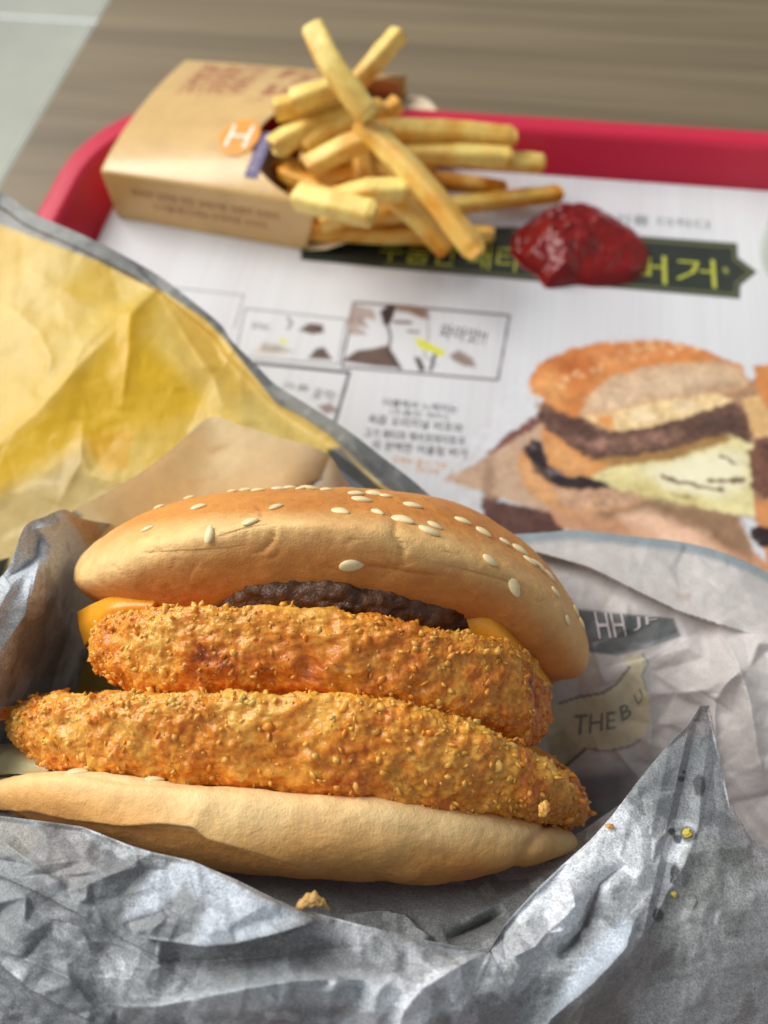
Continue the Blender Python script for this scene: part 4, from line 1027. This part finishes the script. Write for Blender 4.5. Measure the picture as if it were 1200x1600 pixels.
# --- pink grey inside on the right
def rr_row(y, pts): return pts
xs = [700, 780, 850, 900, 940, 1000, 1060, 1120, 1180, 1260, 1360]
y_top = [858, 838, 832, 828, 832, 839, 846, 860, 884, 930, 990]
d_top = [.212, .211, .210, .210, .209, .208, .207, .205, .202, .198, .193]
def rowf(yoff, depth): return [(x, y+yoff, d_) for x, y, d_ in zip(xs, yoff if False else [a+yoff for a in y_top], depth)]
rows = []
prof = [(0, 0), (28, -.002), (60, -.005), (110, -.008), (160, -.006), (220, -.003), (290, .002), (370, .004), (460, .006), (560, .010), (700, .02)]
for yo, dd in prof:
    r = []
    for k_, (x, y, d_) in enumerate(zip(xs, y_top, d_top)):
        f = (k_/(len(xs)-1)); flat = 1-min(1, yo/400.)
        r.append((x, (y*flat+838*(1-flat))+yo, d_+dd-0.030*f*min(1, yo/300.)))
    rows.append(r)
def d_right(px, py, u, v):
    s = sstep(0.0, 0.06, v)
    h = s*(0.0016*sample(FR_M, px+200, py+100)+0.0008*sample(FR_S, px+90, py))+0.00018*sample(FR_T, px, py)
    L1 = [(790, 852), (850, 866), (882, 875), (920, 886), (1000, 926), (1060, 955), (1120, 974)]
    d, sd, arc = seg_dist(px, py, L1)
    h += np.where(sd > 0, .0045*np.exp(-d/60), -0.0015*np.exp(-d/45)+0.0*d)*np.clip(1.25-arc*.35, 0, 1)*sstep(1190, 1120, px)
    h += ridge(px, py, [(1117, 973), (1138, 1008), (1158, 1046), (1172, 1100), (1185, 1180), (1200, 1240)], .0050, 34, 'peak', 60)
    h += ridge(px, py, [(1158, 1046), (1135, 1068), (1118, 1095)], .0030, 16)
    h += ridge(px, py, [(1118, 1085), (1116, 1120), (1118, 1170), (1130, 1230)], .0028, 8)
    h += ridge(px, py, [(1010, 1085), (1060, 1082), (1105, 1078), (1150, 1046)], .0016, 20)
    h += ridge(px, py, [(1000, 1030), (1012, 1080), (1018, 1130), (1016, 1190)], .0030, 12, 'peak', 30)
    h += ridge(px, py, [(925, 1005), (935, 1040), (945, 1070)], .0020, 12)
    h += ridge(px, py, [(880, 1160), (910, 1185), (960, 1190), (1000, 1170)], .0014, 14)
    h += ridge(px, py, [(870, 1200), (905, 1170), (930, 1160)], -.002, 16)
    h += ridge(px, py, [(960, 1170), (985, 1200), (1010, 1230)], .0016, 8)
    return h
def c_right(px, py, u, v, W):
    n = fbm(W*70, 4, 70)
    c = np.ones(px.shape+(3,))*lin((208, 202, 198)); c = blend(c, np.clip(.5+n, 0, 1)*.6, (224, 219, 217))
    edge = 1-sstep(8, 22, py-np.interp(px, xs, y_top)); c = blend(c, edge*.85, (142, 158, 164))
    g = pmask(px, py, [(880, 900), (925, 898), (938, 960), (900, 960)], 3); c = blend(c, g*.6, (200, 196, 196))
    g = pmask(px, py, [(975, 865), (1065, 880), (1062, 912), (978, 905)], 5); c = blend(c, g*.5, (212, 208, 206))
    g = pmask(px, py, [(1055, 925), (1080, 928), (1078, 938), (1058, 936)], 6); c = blend(c, g*.5, (172, 140, 126))
    # dark grey banner seen through the paper
    band = [(860, 940), (905, 952), (960, 958), (1052, 966), (1063, 994), (1010, 1012), (965, 1024), (925, 1020), (880, 1000)]
    g = pmask(px, py, band, 3); c = blend(c, g*.92, (96, 102, 104))
    d, _, _ = seg_dist(px, py, [(1058, 964), (1072, 996), (1010, 1024), (960, 1036)]); c = blend(c, (d < 4)*.7, (226, 222, 222))
    d, _, _ = seg_dist(px, py, [(1061, 990), (1000, 1012), (960, 1022)]); c = blend(c, (d < 1.5)*.8, (150, 156, 160))
    # cream ribbon with writing
    rib = [(858, 1102), (905, 1090), (940, 1083), (965, 1068), (985, 1042), (972, 1030), (1004, 1020), (1012, 1040), (1003, 1056), (1014, 1085), (1016, 1120), (1006, 1150), (985, 1163), (950, 1173), (915, 1173), (885, 1168), (858, 1164)]
    g = pmask(px, py, rib, 3); c = blend(c, g*.8, (228, 220, 182))
    d, _, _ = seg_dist(px, py, [(874, 1099), (905, 1089), (942, 1083), (964, 1068), (984, 1042)]); c = blend(c, (d < 2.2)*.8, (120, 126, 126))
    d, _, _ = seg_dist(px, py, [(920, 1170), (950, 1174), (985, 1166), (1000, 1156)]); c = blend(c, (d < 1.8)*.7, (120, 126, 126))
    d, _, _ = seg_dist(px, py, [(1004, 1022), (1013, 1036), (1003, 1056), (1012, 1080)]); c = blend(c, (d < 2)*.6, (140, 150, 160))
    rib2 = [(855, 1150), (880, 1140), (905, 1165), (890, 1200), (860, 1210)]
    g = pmask(px, py, rib2, 4); c = blend(c, g*.7, (190, 184, 140))
    d, _, _ = seg_dist(px, py, [(858, 1214), (885, 1196), (915, 1170)]); c = blend(c, (d < 2.5)*.8, (70, 60, 52))
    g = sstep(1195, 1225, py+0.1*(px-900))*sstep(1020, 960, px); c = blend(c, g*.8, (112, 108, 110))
    return c
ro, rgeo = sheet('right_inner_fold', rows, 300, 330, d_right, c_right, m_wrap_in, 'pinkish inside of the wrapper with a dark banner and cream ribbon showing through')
# lettering printed on the wrapper, laid on the folded surface
def wrap_text(s, corners, m, geo=rgeo, lift=0.00025, cuts=2):
    """corners: picture positions of the text box: left-bottom, right-bottom, right-top, left-top"""
    V, Fc = text_mesh(s); V[:, :2] -= V[:, :2].min(0); V[:, 0] /= V[:, 0].max(); V[:, 1] /= V[:, 1].max()
    bm = bmesh.new(); bv = [bm.verts.new((v[0], v[1], 0)) for v in V]
    for f in Fc:
        try: bm.faces.new([bv[i] for i in f])
        except ValueError: pass
    bmesh.ops.triangulate(bm, faces=bm.faces[:]); bmesh.ops.subdivide_edges(bm, edges=bm.edges[:], cuts=cuts, use_grid_fill=True)
    bm.verts.index_update(); V = np.array([v.co[:] for v in bm.verts]); Fc = [[v.index for v in f.verts] for f in bm.faces]; bm.free()
    c = np.array(corners, float); a, b_ = V[:, :1], V[:, 1:2]
    q = (c[0]*(1-a)+c[1]*a)*(1-b_)+(c[3]*(1-a)+c[2]*a)*b_
    gx_, gy_, gd_ = (g.ravel() for g in geo)
    D = np.empty(len(q))
    for i, (x, y) in enumerate(q):
        r2 = (gx_-x)**2+(gy_-y)**2; k = np.argpartition(r2, 4)[:4]; w = 1/(r2[k]+.01); D[i] = (gd_[k]*w).sum()/w.sum()
    mesh_obj('printed_text', P(q[:, 0], q[:, 1], D-lift), Fc, m, wrapper, smooth=False)
ink_soft = mat('faded_grey_print', lin((138, 142, 138)), 0.5); ink_pale = mat('pale_print', lin((206, 198, 198)), 0.5)
wrap_text('THE', [(895, 1150), (962, 1138), (962, 1112), (898, 1118)], ink_soft)
wrap_text('B', [(972, 1128), (988, 1118), (982, 1098), (968, 1104)], ink_soft)
wrap_text('U', [(996, 1104), (1006, 1090), (1000, 1076), (990, 1086)], ink_soft)
wrap_text('HH', [(936, 998), (980, 994), (972, 958), (928, 956)], ink_pale)
wrap_text('JF', [(990, 986), (1028, 976), (1026, 962), (988, 964)], ink_pale)

# --- inner grey layer under the bottom bun
rows = []
for t, dd in ((0, .162), (.2, .151), (.4, .143), (.6, .138), (.8, .135), (1, .134)):
    rows.append([(x, (1-t)*ya+t*yb, dd+off) for x, ya, yb, off in ((-120, 1240, 1330, .01), (60, 1250, 1370, .006), (200, 1300, 1440, .004), (340, 1330, 1480, .002), (460, 1345, 1500, 0), (580, 1350, 1540, 0), (700, 1355, 1560, 0), (800, 1345, 1560, .001), (880, 1315, 1540, .004), (950, 1270, 1500, .010), (1020, 1220, 1440, .018))])
def d_in(px, py, u, v):
    h = 0.0012*sample(FR_M, px+500, py)+0.0006*sample(FR_S, px+200, py)+.0002*sample(FR_T, px, py)
    h += ridge(px, py, [(470, 1390), (520, 1378), (600, 1376), (680, 1384), (760, 1390)], .0016, 18)
    h += ridge(px, py, [(540, 1428), (600, 1422), (635, 1430), (655, 1450), (680, 1468)], .0040, 30, 'right')
    h += ridge(px, py, [(698, 1468), (740, 1450), (790, 1425)], -.0050, 9)
    h += ridge(px, py, [(720, 1440), (780, 1412), (860, 1362), (900, 1330)], .0016, 14)
    return h
def c_in(px, py, u, v, W): return mottle(px, py, W, 80, (140, 143, 143), (172, 175, 174), (204, 207, 207))
sheet('under_fold', rows, 140, 420, d_in, c_in, m_wrap, 'shadowed grey layer under the bottom bun')

# --- sheet closing the parcel behind the burger, painted dark for the shade in the gaps
rows = []
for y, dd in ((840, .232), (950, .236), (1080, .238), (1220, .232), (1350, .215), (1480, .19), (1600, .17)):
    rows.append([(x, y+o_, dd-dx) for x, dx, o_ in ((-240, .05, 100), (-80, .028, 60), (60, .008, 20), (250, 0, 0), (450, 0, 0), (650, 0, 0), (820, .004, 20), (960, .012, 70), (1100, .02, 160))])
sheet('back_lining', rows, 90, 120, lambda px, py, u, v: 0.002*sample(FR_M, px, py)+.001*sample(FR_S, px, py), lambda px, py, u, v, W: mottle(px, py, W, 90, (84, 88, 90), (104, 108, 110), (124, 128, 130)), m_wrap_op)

# --- the big front fold
edge = [(-260, 1240, .155), (-100, 1262, .146), (0, 1275, .1395), (60, 1282, .1365), (130, 1292, .134), (200, 1320, .1315), (240, 1332, .130), (300, 1345, .1285), (370, 1375, .128), (420, 1400, .1275), (460, 1418, .127), (560, 1444, .127), (650, 1466, .127), (710, 1478, .1275), (765, 1484, .1285),
        (788, 1446, .131), (810, 1420, .132), (842, 1386, .134), (878, 1352, .137), (922, 1313, .140), (956, 1275, .143), (1000, 1216, .147), (1050, 1156, .152), (1078, 1130, .155), (1094, 1103, .159), (1108, 1102, .160), (1122, 1170, .157), (1140, 1255, .152), (1176, 1312, .149), (1236, 1352, .148), (1320, 1400, .149), (1420, 1450, .153)]
e_ = np.array(edge); ne = len(e_)
bx_ = np.interp(e_[:, 0], [-260, 460, 765, 1101, 1236, 1420], [-260, 420, 640, 960, 1180, 1420])
b_ = np.stack([bx_, np.full(ne, 1760.), np.interp(bx_, [-260, 0, 400, 700, 900, 1200, 1420], [.150, .134, .126, .127, .132, .146, .160])], -1)
rows = []
for t in (0, .06, .15, .3, .45, .6, .8, 1):
    r = e_*(1-t)+b_*t
    # belly of the parcel: nearest a third of the way down
    r[:, 2] -= 0.006*np.sin(np.pi*min(1, t*1.3))**0.8*np.ones(ne) if t < .77 else 0
    rows.append(r)
def d_front(px, py, u, v):
    s = sstep(0.0, 0.05, v)*0.9+.1
    h = s*(0.0020*sample(FR_L, px+100, py)+0.0014*sample(FR_M, px, py)*sstep(1150, 950, px)+0.0013*sample(FR_S, px, py)*(.45+.55*sstep(1150, 950, px)))+0.00024*sample(FR_T, px, py)
    # overlap and valley left
    h += ridge(px, py, [(-60, 1350), (0, 1368), (60, 1395), (130, 1432), (190, 1466), (252, 1498)], .0042, 60, 'left')
    h += ridge(px, py, [(110, 1395), (150, 1375), (190, 1362), (220, 1352)], .0022, 14)
    h += ridge(px, py, [(0, 1310), (50, 1350), (112, 1394)], .0016, 14)
    h += ridge(px, py, [(230, 1466), (255, 1470), (320, 1480), (370, 1475), (430, 1460), (500, 1440)], .0050, 55, 'left')
    h += ridge(px, py, [(228, 1464), (245, 1445), (262, 1430)], .0014, 9)
    h += ridge(px, py, [(250, 1498), (310, 1502), (380, 1498), (460, 1490), (560, 1480)], -.0040, 26)
    h += ridge(px, py, [(185, 1570), (240, 1574), (300, 1562), (380, 1545), (460, 1532), (560, 1530), (630, 1545), (650, 1580)], .0052, 28, 'peak', 50)
    h += ridge(px, py, [(0, 1482), (50, 1503), (90, 1520), (122, 1538)], .0020, 12)
    h += ridge(px, py, [(-40, 1470), (10, 1515), (50, 1548), (110, 1580), (170, 1610)], .0046, 46, 'left')
    # middle right folds
    h += ridge(px, py, [(765, 1484), (740, 1497), (700, 1520), (660, 1545), (632, 1578), (610, 1640)], .0050, 46, 'peak', 22)
    h += ridge(px, py, [(782, 1440), (786, 1470), (790, 1500)], -.0014, 9)
    h += ridge(px, py, [(882, 1359), (893, 1390), (900, 1414), (880, 1436), (855, 1455), (838, 1478), (800, 1497)], .0024, 12, 'peak', 24)
    h += ridge(px, py, [(978, 1350), (955, 1366), (937, 1382), (925, 1415), (913, 1445), (893, 1475), (872, 1494)], -.0046, 13)
    h += ridge(px, py, [(982, 1434), (990, 1440), (978, 1480), (955, 1507), (913, 1548), (862, 1590), (830, 1640)], .0050, 24, 'peak', 16)
    h += ridge(px, py, [(855, 1458), (905, 1452), (912, 1460)], .0012, 7)
    h += ridge(px, py, [(1112, 1130), (1095, 1230), (1092, 1290), (1070, 1350), (1040, 1400), (1018, 1446), (960, 1510), (900, 1580), (860, 1640)], .0080, 190, 'peak', 90)
    rs = np.random.RandomState(12)
    for _ in range(46):
        x, y, a = rs.uniform(-60, 900), rs.uniform(1300, 1600), rs.normal(-0.25, .7); pts = [(x, y)]
        for _k in range(3):
            l_ = rs.uniform(18, 60); x += l_*math.cos(a); y -= l_*math.sin(a); pts.append((x, y)); a += rs.normal(0, .5)
        h += ridge(px, py, pts, rs.choice([-1, 1, 1])*rs.uniform(.0003, .0008), rs.uniform(4, 8), 'peak', rs.uniform(10, 26))
    return h
def c_front(px, py, u, v, W):
    c = mottle(px, py, W, 100, (152, 157, 160), (190, 195, 199), (232, 238, 244))
    for pl, k_, a in (([(190, 1440), (240, 1360), (300, 1345), (400, 1395), (470, 1425), (480, 1440), (400, 1465), (300, 1478), (320, 1420), (290, 1380), (250, 1420)], (214, 224, 236), .8),  # facets facing the window, their brightness painted in
                      ([(190, 1572), (300, 1552), (460, 1522), (560, 1515), (632, 1530), (628, 1575), (560, 1572), (400, 1576), (280, 1590)], (210, 218, 224), .6),  # painted highlight along the upward-facing ridge
                      ([(20, 1290), (120, 1296), (165, 1330), (120, 1390), (50, 1350)], (150, 144, 142), .6),
                      ([(-60, 1280), (10, 1278), (60, 1300), (40, 1340), (-60, 1320)], (186, 178, 162), .4),
                      ([(975, 1435), (992, 1440), (975, 1490), (910, 1550), (860, 1590), (880, 1540), (930, 1470)], (206, 218, 232), .75),  # painted highlight on the lobe of the pointed fold
                      ([(1050, 1158), (1105, 1090), (1115, 1120), (1112, 1150), (1075, 1150)], (176, 168, 168), .8),
                      ([(1130, 1240), (1180, 1290), (1260, 1340), (1420, 1420), (1420, 1480), (1260, 1420), (1160, 1340)], (160, 152, 152), .6)):
        c = blend(c, pmask(px, py, pl, 9)*a, k_)
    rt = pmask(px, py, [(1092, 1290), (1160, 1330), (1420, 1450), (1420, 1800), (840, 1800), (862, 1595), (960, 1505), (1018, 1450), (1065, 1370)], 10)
    c = blend(c, rt*.6, (140, 140, 134))  # shade painted on the side turned away from the window
    # faded circles of print
    for cx, cy, rx_, ry_ in ((1155, 1430, 22, 34), (1070, 1540, 30, 30), (1180, 1560, 26, 30), (1140, 1490, 20, 26), (130, 1600, 30, 14)):
        e2 = np.abs(np.hypot((px-cx)/rx_, (py-cy)/ry_)-1); c = blend(c, np.exp(-(e2/.22)**2)*.20, (170, 172, 170))
    # grease spots
    for cx, cy, rx_, ry_ in ((1094, 1228, 11, 20), (1076, 1304, 14, 14), (1050, 1300, 6, 6), (1059, 1311, 7, 7), (1065, 1217, 6, 5), (1054, 1362, 8, 12), (1028, 1430, 10, 13), (1069, 1206, 3, 3), (1051, 1376, 5, 6)):
        e2 = np.hypot((px-cx)/rx_, (py-cy)/ry_); c = blend(c, (1-sstep(.75, 1.1, e2+.25*fbm(W*700, 2, 9)))*.82, (62, 66, 66))
    return c
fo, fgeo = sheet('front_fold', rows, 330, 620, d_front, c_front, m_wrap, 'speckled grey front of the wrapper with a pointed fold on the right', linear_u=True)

# --- crumbs and droplets lying on the wrapper
def crumb(px, py, d_, size, c, label, seed, ring=False, kind='bread crumb'):
    bm = bmesh.new(); bmesh.ops.create_icosphere(bm, subdivisions=4, radius=1)
    v = np.array([x.co[:] for x in bm.verts]); bm.verts.index_update(); f = np.array([[a.index for a in q.verts] for q in bm.faces]); bm.free()
    v = v*(1+.5*fbm(v*1.6, 3, seed)+.3*fbm(v*5, 2, seed+1))[:, None]*np.array(size)
    if ring:
        a = v[:, 0]/size[0]; v[:, 1] += size[1]*1.3*(1-a*a)
        v[:, 1] += .0002*np.sin(a*11)
    cl = lin(c)*(1+.3*fbm(v*2500, 2, seed))[:, None]
    W = (v@RW.T); o = mesh_obj('crumb', W, f, m_crumb if not ring else m_bread, colours=cl); o.location = P(px, py, d_)
    return tag(o, label, kind)
m_bread = mat('toasted_bread', vcol=True, rough=0.7, sss=.2, bump=[(2500, .0003)])
def surf_d(px, py, geo=fgeo):
    r2 = (geo[0]-px)**2+(geo[1]-py)**2; return geo[2].ravel()[np.argmin(r2)]
crumb(489, 1417, surf_d(489, 1428)-.0003, (.0023, .0009, .0008), (206, 164, 96), 'curved bread crumb lying on the top edge of the front wrapper fold', 4, True)
crumb(1074, 1303, surf_d(1074, 1303)-.0003, (.0008, .0007, .0006), (226, 190, 70), 'yellow crumb in a dark grease spot on the pointed wrapper fold', 5)
crumb(953, 1291, surf_d(956, 1296)-.0003, (.0006, .0004, .0004), (226, 150, 70), 'tiny orange crumb on the slanting left edge of the pointed fold', 6)
crumb(1053, 1397, surf_d(1053, 1397)-.0002, (.0006, .0004, .0004), (190, 160, 70), 'tiny dull yellow crumb below the grease spots', 7)
crumb(850, 1264, .141, (.0009, .0013, .0007), (226, 164, 78), 'pale golden crumb on the bottom bun below the lower hash brown', 8)
m_drop = mat('oil_drop', lin((90, 84, 60)), 0.05, 0.8, coat=.6)
